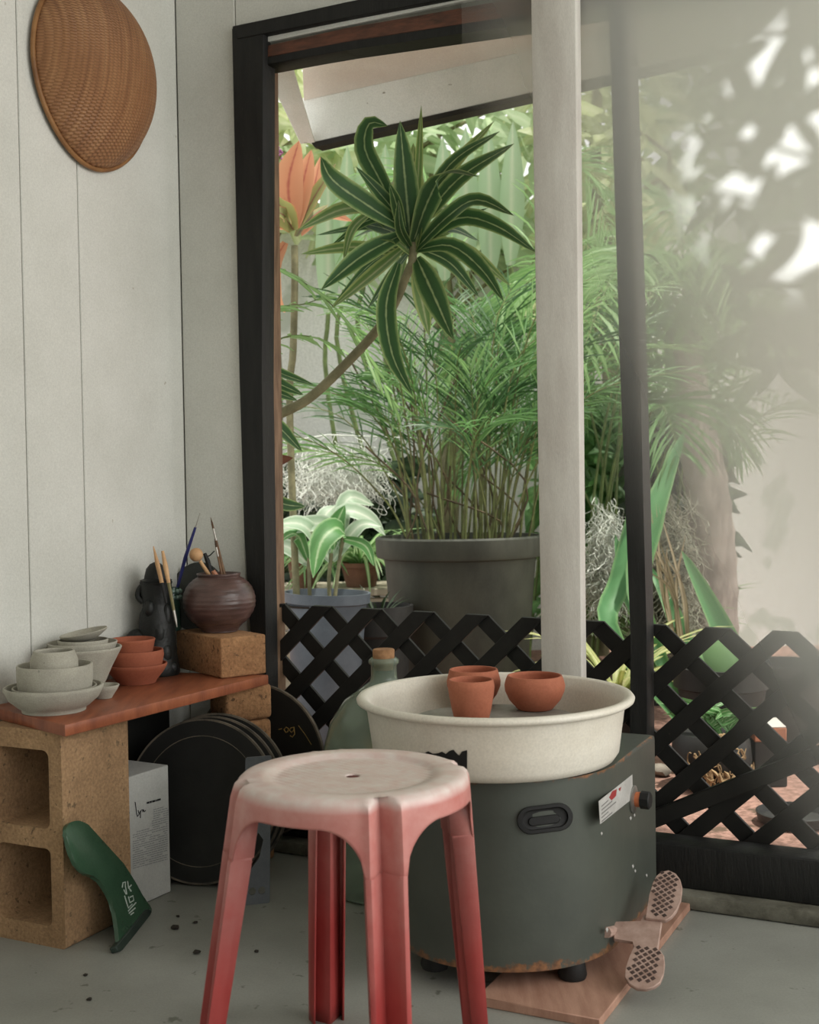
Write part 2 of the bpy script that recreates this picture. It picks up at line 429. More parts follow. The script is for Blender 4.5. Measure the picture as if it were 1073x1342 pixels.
for i in range(N):
    th = A0 + PI / 4 + 2 * PI * i / N
    k = round((th - A0) / (PI / 2)); dl = th - A0 - k * PI / 2
    ct, st = math.cos(th), math.sin(th); r0 = stool_r(th, SH)
    row = []
    for f, z in ((.06, SH - .0064), (.075, SH - .006), (.3, SH - .006), (.62, SH - .0058), (.685, SH - .0055), (.71, SH - .0015), (.80, SH), (.9, SH - .0004), (.955, SH - .002), (.985, SH - .0065), (1., SH - .013)):
        rr = SR * f if f < .9 else (SR * .9 + (r0 - SR * .9) * (f - .9) / .1)
        if f >= .955: rr = r0 * (f if f < 1 else 1)
        row.append(mb.bm.verts.new((rr * ct, rr * st, z)))
    zl = SH - arch(dl)
    for j in range(1, 9):
        z = SH - .013 + (zl - SH + .013) * j / 8
        r = stool_r(th, z); row.append(mb.bm.verts.new((r * ct, r * st, z)))
    cols.append(row)
for i in range(N):
    a, b2 = cols[i], cols[(i + 1) % N]
    for p, q, r_, s_ in zip(a, b2, b2[1:], a[1:]): mb.quad([p, q, r_, s_])
mb.bm.transform(Matrix.Translation(Sc))
seat = link('seat', mb, m_stool, STOOL, 50)
def solid(o, th, off=-1):
    md = o.modifiers.new('s', 'SOLIDIFY'); md.thickness = th; md.offset = off; return md
solid(seat, .002)
for k in range(4):
    mb = MB(); rows = []; ins = []
    ZS = [(SH - .035, .0021), (SH - .08, .0021), (SH - AD + .0052, .0021), (SH - AD + .005, -.0003), (SH - AD, -.0002)] + [((SH - AD) * (1 - j / 10), 0) for j in range(1, 11)]
    for z, sink in ZS:
        f = max(0, min(1, (SH - AD - z) / (SH - AD)))
        hw = .165 - .03 * f
        if sink > 0: hw -= .002
        row = []
        for q in range(17):
            th = A0 + k * PI / 2 + hw * (q / 8 - 1)
            r = stool_r(th, z) - sink
            row.append(mb.bm.verts.new((r * math.cos(th), r * math.sin(th), z)))
        rows.append(row); ins.append(.030 - .008 * f)
    m_ = len(rows)
    for j in range(m_ - 1):
        for q in range(16): mb.quad([rows[j][q], rows[j][q + 1], rows[j + 1][q + 1], rows[j + 1][q]])
    for q in (0, 16):                          # side walls running inwards
        inn = []
        for j in range(m_):
            v = rows[j][q].co; d = Vector((v.x, v.y, 0)).normalized()
            inn.append(mb.bm.verts.new(v - d * ins[j]))
        for j in range(m_ - 1): mb.quad([rows[j][q], rows[j + 1][q], inn[j + 1], inn[j]])
    mb.bm.transform(Matrix.Translation(Sc))
    lg = link('leg', mb, m_stool, STOOL, 30); solid(lg, .003, -1)

# ================================================================== pottery wheel
m_body = None
t = NT('dark_green_grey_enamel')
tc = t.n('ShaderNodeTexCoord'); sp = t.n('ShaderNodeSeparateXYZ'); t.l(tc.outputs['Object'], sp.inputs[0])
base = t.ramp(t.noise(tc.outputs['Object'], 7, 6), [(.3, c(74, 78, 70)), (.7, c(62, 66, 60))])
nz = t.noise(tc.outputs['Object'], 38, 6)
snz = t.n('ShaderNodeSeparateXYZ'); t.l(tc.outputs['Normal'], snz.inputs[0])
edge = t.math('ADD', mapr(t, sp.outputs['Z'], .085, .05), t.math('MULTIPLY', mapr(t, sp.outputs['Z'], .333, .352), t.math('LESS_THAN', snz.outputs['Z'], .9)))
rf = t.ramp(t.math('MULTIPLY', t.math('ADD', edge, .12), nz), [(.46, (0, 0, 0, 1)), (.56, (1, 1, 1, 1))])
rust = t.ramp(t.noise(tc.outputs['Object'], 90, 4), [(.35, c(84, 58, 40)), (.7, c(140, 96, 62))])
b = t.n('ShaderNodeBsdfPrincipled'); t.l(t.mix(rf, base, rust), b.inputs['Base Color']); b.inputs['Roughness'].default_value = .45
bp = t.n('ShaderNodeBump'); bp.inputs['Strength'].default_value = .12; bp.inputs['Distance'].default_value = .003
t.l(t.noise(tc.outputs['Object'], 60, 5), bp.inputs['Height']); t.l(bp.outputs[0], b.inputs['Normal']); t.l(b.outputs[0], t.out.inputs['Surface'])
m_body = t.m
m_rub = mat('black_rubber', c(30, 30, 30), c(22, 22, 22), 20, .6)
m_chrome = mat('worn_chrome', c(190, 190, 185), c(150, 148, 142), 30, .3, metal=.8)
WC = Vector((.16, 2.14, 0)); WR = .2; BZ0, BZ1 = .045, .352
WHEEL = thing('electric_pottery_machine', 'green-grey electric pottery wheel with a rounded body and foot pedal, standing on a thin board', 'pottery wheel', WC)
a_e1 = math.atan2(E1.y, E1.x)
def dshape(R, back):
    pts = [WC + E1 * R + U * back]
    for i in range(41):
        th = a_e1 - PI * i / 40
        pts.append(WC + Vector((R * math.cos(th), R * math.sin(th), 0)))
    pts.append(WC - E1 * R + U * back); return pts
mb = MB(); mb.prism([p + Z * BZ0 for p in dshape(WR, .262)], Z * (BZ1 - BZ0), .007, 3); link('body', mb, m_body, WHEEL, 35)
def oncyl(px, py, dr=0):
    r = ray(px, py); o = CAM - WC; R = WR + dr
    a = r.x ** 2 + r.y ** 2; b = 2 * (o.x * r.x + o.y * r.y); cc = o.x ** 2 + o.y ** 2 - R * R
    disc = max(0, b * b - 4 * a * cc)
    return CAM + r * ((-b - math.sqrt(disc)) / (2 * a))
def stadium(cx, cy, hw, hh, rot, n=10):
    out = []
    for i in range(2 * n):
        side = 1 if i < n else -1
        th = -PI / 2 + PI * (i % n) / (n - 1) + (0 if side > 0 else PI)
        x = side * (hw - hh) + hh * math.cos(th); y = hh * math.sin(th)
        out.append((cx + x * math.cos(rot) - y * math.sin(rot), cy + x * math.sin(rot) + y * math.cos(rot)))
    return out
# moulded hand-hold
mb = MB(); ro = -.13
rings = [[mb.bm.verts.new(oncyl(x, y, dr)) for x, y in stadium(714, 1073, hw, hh, ro)] for hw, hh, dr in ((37, 18.5, .0005), (36, 17.5, .006), (31, 13.5, .006), (29, 12, .0015), (27, 10, .001))]
for A_, B_ in zip(rings, rings[1:]):
    n = len(A_)
    for i in range(n): mb.quad([A_[i], A_[(i + 1) % n], B_[(i + 1) % n], B_[i]])
mb.quad(rings[-1])
hh_ = link('hand_hold', mb, m_rub, WHEEL, 40)
mb = MB()
rings = [[mb.bm.verts.new(oncyl(x, y, dr)) for x, y in stadium(713, 1075, hw, hh, ro)] for hw, hh, dr in ((21, 6, .0012), (20, 5, .004), (17, 3, .004))]
for A_, B_ in zip(rings, rings[1:]):
    n = len(A_)
    for i in range(n): mb.quad([A_[i], A_[(i + 1) % n], B_[(i + 1) % n], B_[i]])
mb.quad(rings[-1]); link('grip', mb, m_rub, hh_, 40)
# right panel items
PP = WC + E1 * WR
def pan(px, py, off=0): return onplane(px, py, PP + E1 * off, E1)
m_label = mat('white_sticker', c(186, 184, 180), c(166, 164, 160), 20, .5)
m_labred = mat('red_print', c(150, 52, 52), rough=.6); m_ink = mat('black_ink', c(38, 38, 40), rough=.7); m_greyink = mat('grey_ink', c(120, 118, 116), rough=.7)
mb = MB(); mb.prism([pan(784, 1050, .0008), pan(828, 1015, .0008), pan(829, 1046, .0008), pan(786, 1080, .0008)], E1 * .0006)
lab = link('sticker', mb, m_label, WHEEL)
mb = MB()
for q in ([(798, 1045), (802, 1037), (808, 1034), (807, 1043), (801, 1049)], [(810, 1034), (814, 1031), (812, 1037)]): mb.prism([pan(x, y, .0014) for x, y in q], E1 * .0003)
link('red_emblem', mb, m_labred, lab)
mb = MB()
for i in range(5): mb.prism([pan(788, 1056 + i * 5, .0014), pan(797 + (i % 3) * 5, 1048 + i * 5 - (i % 3) * 4, .0014), pan(797 + (i % 3) * 5, 1049.6 + i * 5 - (i % 3) * 4, .0014), pan(788, 1057.6 + i * 5, .0014)], E1 * .0003)
link('print', mb, m_greyink, lab)
mE = lrot(E1); kp = pan(829, 1047)
mb = MB(); mb.lathe([(0, 0), (.024, 0), (.024, .003), (.016, .006), (0, .006)], kp, 24, mE); kf = link('switch_flange', mb, m_chrome, WHEEL)
mb = MB(); mb.lathe([(0, .004), (.013, .004), (.0135, .016), (0, .016)], kp, 20, mE); link('orange_collar', mb, mat('orange_plastic', c(196, 112, 74), rough=.5), kf)
mb = MB(); mb.lathe([(0, .015), (.0155, .015), (.0155, .03), (.013, .032), (0, .032)], kp, 8, mE); link('knob', mb, m_rub, kf)
mb = MB()
for x, y, s in ((788, 1092, 2), (826, 1072, 2.4), (831, 1068, 2), (829, 1135, 2.2), (832, 1141, 2), (847, 1147, 1.8), (795, 1218, 3)):
    mb = MB(); mb.prism([pan(x - s * .6, y, .0003), pan(x, y - s, .0003), pan(x + s * .6, y, .0003), pan(x, y + s * 1.4, .0003)], E1 * .0006)
    link('paint_chip', mb, m_label, WHEEL)
for p in (WC + Vector((.095, -.15, 0)), WC + Vector((-.13, -.10, 0)), WC + E1 * .15 + U * .22, WC - E1 * .15 + U * .22):
    mb = MB(); mb.lathe([(0, .016), (.022, .016), (.024, .022), (.02, .046), (0, .046)], p, 20); link('foot', mb, m_rub, WHEEL)
# splash basin
m_basin = mat('cream_plastic', c(224, 219, 207), c(212, 205, 190), 5, .4, .05, 60, spots=c(150, 130, 105), sscale=34, sth=.76)
BC = G(648, 914, .457); BC.z = 0
mb = MB()
prof = [(.05, .353), (.19, .353), (.205, .358), (.213, .37), (.217, .40), (.2225, .44), (.2255, .450), (.234, .452), (.2395, .4555), (.2405, .460), (.237, .4645), (.230, .4655), (.2225, .462), (.2185, .44), (.213, .40), (.208, .374), (.19, .366), (.05, .366)]
mb.lathe(prof, BC, 96); BAS = link('splash_basin', mb, m_basin, WHEEL, 60)
# torn black strip on the basin
mb = MB(); tops = []
def onbas(px, py, dr=.0012):
    r = ray(px, py); o = CAM - BC
    R = .2175 + dr
    for _ in range(4):
        a = r.x ** 2 + r.y ** 2; b = 2 * (o.x * r.x + o.y * r.y); cc = o.x ** 2 + o.y ** 2 - R * R
        p = CAM + r * ((-b - math.sqrt(max(0, b * b - 4 * a * cc))) / (2 * a))
        R = (.213 + (p.z - .37) / .03 * .004 if p.z < .40 else .217 + (p.z - .40) / .04 * .0055) + dr
    return p
up = [(548, 986), (556, 987), (561, 984.5), (567, 988), (574, 987), (579, 985), (584, 988), (589, 984), (594, 982.5), (599, 988), (602, 990), (605, 985), (612, 983)]
lo_ = [(x, 992 + (x - 548) * .33 + random.uniform(-1, 1)) for x, _ in up]
pr = None
for a, b in zip(up, lo_):
    v = [mb.bm.verts.new(onbas(a[0] + (b[0] - a[0]) * f, a[1] + (b[1] - a[1]) * f)) for f in (0, .33, .66, 1)]
    if pr:
        for q in range(3): mb.quad([pr[q], v[q], v[q + 1], pr[q + 1]])
    pr = v
link('black_tape', mb, m_rub, BAS, 60)
m_alu = mat('clay_stained_metal', c(150, 148, 140), c(120, 118, 110), 18, .5, .1, 80, metal=.2)
ZH = .418
mb = MB(); mb.lathe([(0, .37), (.03, .37), (.03, ZH - .016), (.148, ZH - .014), (.151, ZH - .010), (.151, ZH - .004), (.149, ZH), (0, ZH)], BC, 64); link('wheel_head', mb, m_alu, WHEEL, 40)
# pedal
N_ = G(845, 1268, .048); F_ = G(867, 1172, .118)
pa = (F_ - N_).normalized(); pb = pa.cross(Z).normalized(); pn = pb.cross(pa).normalized()
if pn.z < 0: pn = -pn
def ped(px, py, off=0): return onplane(px, py, N_ + pn * off, pn)
t = NT('rusty_treadplate')
tc = t.n('ShaderNodeTexCoord')
def treadmat():
    mp = t.n('ShaderNodeMapping'); mp.inputs['Rotation'].default_value = (0, 0, .75); t.l(tc.outputs['Object'], mp.inputs[0])
    colr = t.ramp(t.noise(tc.outputs['Object'], 40, 5), [(.3, c(186, 160, 148)), (.7, c(150, 122, 110))])
    b = t.n('ShaderNodeBsdfPrincipled'); t.l(colr, b.inputs['Base Color']); b.inputs['Roughness'].default_value = .6; b.inputs['Metallic'].default_value = .15
    t.l(b.outputs[0], t.out.inputs['Surface'])
treadmat(); m_tread = t.m
m_pit = mat('dark_grime', c(84, 66, 60), c(60, 48, 44), 30, .8)
far = [(845, 1203), (848, 1190), (851, 1172), (855, 1156), (860, 1147), (867, 1142), (876, 1140), (885, 1144), (891, 1152), (894, 1163), (892, 1178), (887, 1192), (880, 1201), (872, 1206), (864, 1205)]
near = [(830, 1240), (838, 1239), (848, 1240), (858, 1241), (865, 1245), (870, 1252), (871, 1262), (869, 1276), (865, 1287), (857, 1293), (846, 1296), (834, 1295), (824, 1289), (818, 1280), (820, 1268), (825, 1253)]
PED = None
def plate(name, pts, parent):
    mb = MB(); mb.prism([ped(x, y, .004) for x, y in pts], -pn * .007, .0012, 1)
    pl = link(name, mb, m_tread, parent, 30)
    mb = MB()
    q = np.array([[(ped(x, y) - N_).dot(pb), (ped(x, y) - N_).dot(pa)] for x, y in pts])
    def inside(x, y):
        n = 0; m = len(q)
        for i in range(m):
            x1, y1 = q[i]; x2, y2 = q[(i + 1) % m]
            if (y1 > y) != (y2 > y) and x < (x2 - x1) * (y - y1) / (y2 - y1) + x1: n += 1
        return n % 2
    s = .0135
    lo2, hi2 = q.min(0), q.max(0)
    i = 0; y = lo2[1]
    while y < hi2[1]:
        x = lo2[0] + (s / 2 if i % 2 else 0)
        while x < hi2[0]:
            d = .0042
            if all(inside(x + ax, y + ay) for ax, ay in ((d * 1.5, 0), (-d * 1.5, 0), (0, d * 1.5), (0, -d * 1.5))):
                mb.prism([N_ + pn * .0042 + pb * (x + ax) + pa * (y + ay) for ax, ay in ((d, 0), (0, d), (-d, 0), (0, -d))], pn * .0006)
            x += s
        y += s / 2; i += 1
    link('tread_pattern', mb, m_pit, pl, 0)
    return pl
PED = plate('foot_pedal', far, WHEEL)
plate('foot_pedal', near, WHEEL)
mb = MB()
mb.prism([ped(x, y, -.001) for x, y in [(802, 1207), (840, 1208), (843, 1198), (868, 1203), (862, 1245), (830, 1244), (830, 1233), (804, 1231)]], -pn * .006, .0015, 1)
pk = [ped(802, 1207, -.004), ped(804, 1231, -.004)]
bp_ = WC + E1 * (WR - .002)
mb.tube([ped(803, 1220, -.006), pan(794, 1222, -.004)], .009, 10)
link('pedal_bracket', mb, m_tread, WHEEL, 30)
# board below the wheel
m_board = mat('pinkish_plywood', c(178, 140, 120), c(150, 112, 94), 6, .7, .12, 60, stretch=(6, 1, 1))
q0, q1, q2 = G(624, 1306, .015), G(786, 1336, .015), G(916, 1168, .015)
bu = (q2 - q1); q3 = q0 + bu
mb = MB(); mb.prism([p - Z * .015 for p in (q0, q1, q2, q3)], Z * .015, .0015, 1)
solo('plywood_board', mb, m_board, 'thin pinkish plywood board lying on the floor under the pottery wheel', 'board', loc=(q0 + q2) / 2 - Z * .015)

# terracotta pots on the wheel head
m_terra = mat('dry_terracotta_clay', c(178, 110, 84), c(158, 92, 68), 9, .8, .12, 90, spots=c(200, 140, 110), sscale=20, sth=.7)
def pot(name, px, py, zb, prof, label, cat, m, group=None, n=56, tilt=None, dxy=(0, 0)):
    o = G(px, py, zb + .0006); o.x += dxy[0]; o.y += dxy[1]
    mb = MB(); mb.lathe(prof, (0, 0, 0), n)
    ob = link(name, mb, m, None, 60); ob.location = o; ob['label'] = label; ob['category'] = cat
    if tilt: ob.rotation_euler = tilt
    if group: ob['group'] = group
    PM[ob.name] = Matrix.Translation(o)
    return ob
def shell(outer, th):
    """closed vessel profile from an outer profile that starts on the axis"""
    inner = [(max(0, r - th), z + (th if i < 2 else 0)) for i, (r, z) in enumerate(outer)]
    inner[0] = (0, outer[0][1] + th)
    top = outer[-1]
    lip = [(top[0] - th * .2, top[1] + th * .35), (top[0] - th * .8, top[1] + th * .35)]
    return outer + lip + inner[::-1]
GP = 'terracotta pots drying on the wheel'
p1 = shell([(0, 0), (.029, 0), (.031, .003), (.035, .02), (.039, .042), (.0408, .056), (.0402, .062), (.039, .068)], .004)
pot('clay_cup', 618, 942, ZH, p1, 'tall terracotta cup nearest the viewer, front one of the three pots in the cream basin', 'cup', m_terra, GP)
p2 = shell([(0, 0), (.030, 0), (.033, .003), (.043, .016), (.050, .032), (.0505, .042), (.0475, .054), (.0455, .062)], .004)
pot('clay_cup', 621, 921, ZH, p2, 'terracotta pot half hidden behind the tall cup in the cream basin', 'cup', m_terra, GP)
p3 = shell([(0, 0), (.031, 0), (.034, .003), (.047, .018), (.054, .034), (.055, .044), (.0525, .054), (.050, .060)], .004)
pot('clay_bowl', 701, 929, ZH, p3, 'rounded terracotta bowl at the right on the wheel head in the cream basin', 'bowl', m_terra, GP)
# ================================================================== shelf corner
SZ = .417; ST = .022
m_block = mat('tan_concrete_block', c(180, 146, 110), c(150, 119, 88), 7, .95, .8, 100, spots=c(122, 100, 76), sscale=60, sth=.64, grain=.28, gscale=170)
m_brick = mat('soft_tan_firebrick', c(182, 138, 98), c(150, 110, 76), 9, .95, .9, 90, spots=c(112, 84, 60), sscale=70, sth=.62, grain=.3, gscale=160)
m_plank = mat('varnished_red_wood', c(162, 96, 66), c(126, 71, 50), 6, .38, .12, 50, stretch=(7, 1, 1), spots=c(196, 150, 110), sscale=60, sth=.76)
# cinder block standing on end
B0 = G(86, 1245, 0); bl, bw, bh = .185, .19, SZ - ST
BLK = thing('concrete_block', 'tan concrete block standing on end with two hollow cores, holding up the near shelf end', 'concrete block', B0 - E1 * bw / 2 + U * bl / 2)
def rrect(x0, x1, z0, z1, r, n=4):
    o = []
    for cx, cz, a in ((x1 - r, z0 + r, -90), (x1 - r, z1 - r, 0), (x0 + r, z1 - r, 90), (x0 + r, z0 + r, 180)):
        for i in range(n + 1):
            t_ = math.radians(a + 90 * i / n); o.append((cx + r * math.cos(t_), cz + r * math.sin(t_)))
    return o
import itertools
def holed(mb, outer, holes, P3, depth):     # flat plate with holes, extruded
    bm = mb.bm; es = []
    loops = []
    for lp in [outer] + holes:
        vs = [bm.verts.new(P3(x, z)) for x, z in lp]; loops.append(vs)
        es += [bm.edges.new((vs[i], vs[(i + 1) % len(vs)])) for i in range(len(vs))]
    r = bmesh.ops.triangle_fill(bm, use_beauty=True, use_dissolve=False, edges=es)
    fs = [f for f in r['geom'] if isinstance(f, bmesh.types.BMFace)]
    e = bmesh.ops.extrude_face_region(bm, geom=fs)
    bmesh.ops.translate(bm, vec=depth, verts=[v for v in e['geom'] if isinstance(v, bmesh.types.BMVert)])
mb = MB()
holed(mb, rrect(0, bw, 0, bh, .006), [rrect(.030, bw - .034, .038, bh / 2 - .018, .012), rrect(.030, bw - .034, bh / 2 + .018, bh - .036, .014)],
      lambda x, z: B0 - E1 * x + Z * z, U * bl)
link('body', mb, m_block, BLK, 30)
# plank
k0, k1 = G(85, 950, SZ), G(352, 884, SZ)
kd = (k1 - k0).normalized(); kn = Vector((-kd.y, kd.x, 0))
dW = lambda p: (p - C0).dot(E1)
def wallhit(p, d): return p + d * ((.004 - dW(p)) / d.dot(E1))
k2 = G(0, 929, SZ); kl = wallhit(k0, (k2 - k0).normalized())
mb = MB(); mb.prism([p - Z * ST for p in (k0, k1, wallhit(k1, (-E1 * .97 + kd * -.2)), kl)], Z * ST, .003, 2)
solo('shelf_plank', mb, m_plank, 'reddish varnished plank laid as a shelf on the concrete block and bricks', 'shelf', loc=(k0 + k1) / 2 - Z * ST)

# bricks
bd = Vector((.8, .6, 0)); bn = Vector((-.6, .8, 0))
def brick(o, z, h, lw, ll, label, rot=0, bev=.006, d=bd, n=bn, group=None):
    R = Matrix.Rotation(rot, 3, 'Z'); d = R @ d; n = R @ n
    mb = MB(); mb.box(o + Z * (z + .0006), d * lw, n * ll, Z * (h - .001), bev, 3)
    return solo('brick', mb, m_brick, label, 'brick', group, 40, o + d * lw / 2 + n * ll / 2 + Z * z)
bo = G(290, 890, SZ)
brick(Vector((bo.x, bo.y, 0)), SZ, .088, .112, .215, 'tan brick on top of the shelf, under the round brown pot', bev=.004)
fl = Vector((bo.x, bo.y, 0)) + bd * .012 + bn * .0
hs = (SZ - ST) / 5
nm = ['topmost brick of the pile under the far shelf end, touching the plank', 'second brick from the top in the pile under the shelf', 'third brick from the top in the pile under the shelf',
      'fourth brick down in the pile under the shelf, behind the black discs', 'bottom brick of the pile under the shelf, on the floor']
for i in range(5):
    brick(fl, SZ - ST - hs * (i + 1), hs, .115, .085, nm[i], rot=(0, .03, -.02, .02, 0)[i], bev=.011, group='bricks piled under the shelf')

# round brown pot
m_brown = mat('dark_brown_stoneware', c(98, 74, 68), c(72, 54, 50), 20, .32, .25, 40, stretch=(1, 1, 3), spots=c(150, 130, 120), sscale=50, sth=.75, spec=.5)
PCz = SZ + .0885
pc = G(288, 827, PCz)
mb = MB()
ro = [(0, 0), (.040, 0), (.043, .006), (.050, .014), (.066, .028), (.078, .048), (.082, .066), (.080, .084), (.072, .103), (.058, .117), (.049, .123), (.0475, .126), (.0495, .130)]
fine = []
P2 = spline([(r, 0, z) for r, z in ro[1:]], 60)
fine = [(0, 0)] + [(p.x + .0006 * math.sin(i * 1.9), p.z) for i, p in enumerate(P2)]
mb.lathe(shell(fine, .005), (0, 0, 0), 64)
o = link('round_pot', mb, m_brown, None, 60); o.location = pc; o['label'] = 'round dark brown stoneware pot holding brushes and tools, on the brick by the window frame'; o['category'] = 'pot'; PM[o.name] = Matrix.Translation(pc)
m_tan = mat('light_wood', c(206, 166, 122), c(180, 138, 98), 12, .6); m_tool = mat('dark_wood_handle', c(118, 88, 60), c(88, 62, 42), 14, .5)
m_steel = mat('brushed_steel', c(176, 172, 164), c(140, 136, 128), 20, .35, metal=.7)
m_blk = mat('matt_black', c(32, 32, 32), c(22, 22, 22), 14, .6)
GT = 'tools standing in the round brown pot'
def brush(name, label, base, tip, m, mtip, ferr, r=.0032, taper=.5, group=GT, cat='paintbrush', tl_=.12):
    d = tip - base; ln = d.length
    T_ = thing(name, label, cat, base, group)
    mb = MB(); mb.tube([base, base + d * .4, base + d * (1 - tl_ - .12)], [r, r * 1.25, r * .9], 10); link('handle', mb, m, T_)
    mb = MB(); mb.tube([base + d * (1 - tl_ - .13), base + d * (1 - tl_)], [r * .95, r * .85], 10); link('ferrule', mb, ferr, T_)
    mb = MB(); mb.tube([base + d * (1 - tl_), base + d * (1 - tl_ * .6), tip], [r * .8, r * taper * 1.5, .0004], 8); link('bristles', mb, mtip, T_)
dp = pc.y; inn = pc + Z * .012
def inpot(a, r): return inn + Vector((math.cos(a) * r, math.sin(a) * r, 0))
m_bris = mat('brown_bristle', c(96, 70, 48), c(60, 44, 32), 30, .8)
brush('paintbrush', 'long brown paintbrush standing in the round pot, tallest tool there', at(305, 800, dp + .01), at(276, 678, dp + .02), m_tool, m_bris, m_steel)
brush('paintbrush', 'dark thin paintbrush beside the tallest brush in the round pot', at(300, 800, dp - .012), at(281, 706, dp + .0), m_tool, m_bris, m_steel, r=.0026)
T_ = thing('ball_stick', 'wooden stick with a pale round ball end, standing in the round pot', 'pottery tool', at(285, 795, dp), GT)
mb = MB(); mb.tube([at(285, 795, dp), at(273, 752, dp - .01), at(262, 735, dp - .015)], [.004, .0045, .004], 10); link('stick', mb, m_tan, T_)
mb = MB(); mb.ball(at(257, 727, dp - .017), .0155, 24); link('ball', mb, m_tan, T_)
T_ = thing('loop_tool', 'black tool with a small crossing hook, standing in the round pot', 'pottery tool', at(288, 800, dp + .012), GT)
mb = MB(); mb.tube([at(288, 800, dp + .012), at(277, 756, dp + .005), at(272, 735, dp), at(268, 725, dp)], [.004, .0055, .0055, .004], 10); link('handle', mb, m_blk, T_)
mb = MB(); mb.tube([at(268, 731, dp), at(275, 728, dp), at(281, 722, dp)], [.0016, .0015, .0012], 6); link('hook', mb, m_blk, T_)
mb = MB(); mb.tube([at(292, 800, dp - .02), at(284, 757, dp - .028), at(279, 748, dp - .03)], [.004, .0075, .005], 12)
solo('wood_knife', mb, mat('reddish_wood', c(176, 120, 90), c(150, 98, 72), 20, .5), 'short reddish wooden tool end, just above the rim of the round pot', 'pottery tool', GT, loc=at(292, 800, dp - .02))

# dark plate leaning in the corner behind the pot
m_plate = mat('dark_grey_glaze', c(66, 68, 64), c(48, 50, 48), 10, .35, .1, 40)
pcn = W(262, 784, -.034) + Z * .003
nrm = (-U * .975 + Z * .2).normalized(); mt = lrot(nrm)
mb = MB(); mb.lathe([(0, 0), (.050, 0), (.052, .004), (.078, .012), (.081, .014), (.079, .017), (.052, .009), (0, .006)], (0, 0, 0), 48, mt)
solo('plate', mb, m_plate, 'dark grey round plate leaning upright in the corner behind the round pot', 'plate').location = pcn
# small green jar with a blue needle tool
m_ggl = mat('green_glass', c(58, 86, 74), c(40, 64, 56), 10, .12, spec=.7)
jz = PCz; jb = G(236, 826, jz) + Vector((-.017, .004, 0))
JAR = thing('glass_jar', 'small dark green glass jar with a beaded rim, between black jar and brown pot', 'jar', jb)
mb = MB(); mb.lathe(shell([(0, 0), (.017, 0), (.019, .004), (.019, .06), (.017, .068), (.017, .098)], .002), jb, 28); link('body', mb, m_ggl, JAR)
mb = MB()
for zz_ in (.076, .090):
    for i in range(10):
        a = 2 * PI * i / 10; mb.ball(jb + Vector((.018 * math.cos(a), .018 * math.sin(a), zz_)), .0056, 8)
link('beaded_rim', mb, mat('pale_green_glass', c(140, 168, 156), c(110, 140, 128), 20, .15, spec=.7), JAR)
T_ = thing('needle_tool', 'thin steel needle tool with a blue handle, leaning out of the green jar', 'pottery tool', jb + Z * .03)
mb = MB(); mb.tube([jb + Z * .03, at(233, 768, jb.y), at(243, 730, jb.y - .01), at(256, 691, jb.y - .02)], [.003, .0035, .0042, .003], 10); link('handle', mb, mat('dark_blue_plastic', c(48, 52, 110), c(40, 44, 92), 10, .4), T_)
mb = MB(); mb.tube([at(256, 691, jb.y - .02), at(262, 672, jb.y - .025)], [.0014, .0008], 6); link('needle', mb, m_steel, T_)

# black lidded jar and a round black bottle behind it
t = mat('black_glaze', c(28, 30, 28), c(18, 20, 19), 16, .5, .8, 34, spots=c(56, 58, 54), sscale=34, sth=.7, spec=.35)
sb = G(207, 884, SZ)
S_ = thing('lidded_jar', 'tall black glazed jar with a domed lid and relief figures, against the white wall', 'jar', sb)
mb = MB(); pr = [(0, 0), (.046, 0), (.049, .006), (.047, .02), (.043, .045), (.041, .08), (.040, .11), (.037, .135), (.031, .15), (.030, .165), (.0345, .185), (.034, .2), (.036, .206), (.033, .209), (0, .209)]
mb.lathe(pr, sb, 40); link('body', mb, t, S_, 60)
mb = MB(); mb.lathe([(.0, .207), (.034, .207), (.035, .211), (.026, .214), (.0245, .222), (.021, .236), (.013, .246), (.005, .25), (0, .251)], sb, 32); link('lid', mb, t, S_, 60)
for a, z, r, sc_ in ((-1.9, .15, .012, (1, 1, 1.6)), (-.6, .13, .013, (.8, .8, 2.2)), (-1.3, .095, .016, (1, .7, 1.9)), (-.9, .05, .018, (1, .8, 1.5)), (-.5, .018, .016, (1.4, 1, 1.1)), (-1.6, .02, .017, (1.2, 1, 1)), (-.25, .085, .011, (.9, .9, 2))):
    mb = MB(); mb.ball(sb + Vector((.031 * math.cos(a), .031 * math.sin(a), z)), r, 14, sc_); link('relief_figure', mb, t, S_, 60)
mb = MB(); mb.tube(spline([sb + Vector((-.028, -.006, .20)), sb + Vector((-.036, -.006, .19)), sb + Vector((-.039, -.006, .175)), sb + Vector((-.028, -.006, .162))], 10), .007, 8); link('handle', mb, t, S_)
mb = MB(); mb.ball(sb + Vector((-.040, -.016, .070)), .030, 20, (1, .8, 1.15)); link('side_bulb', mb, t, S_, 60)
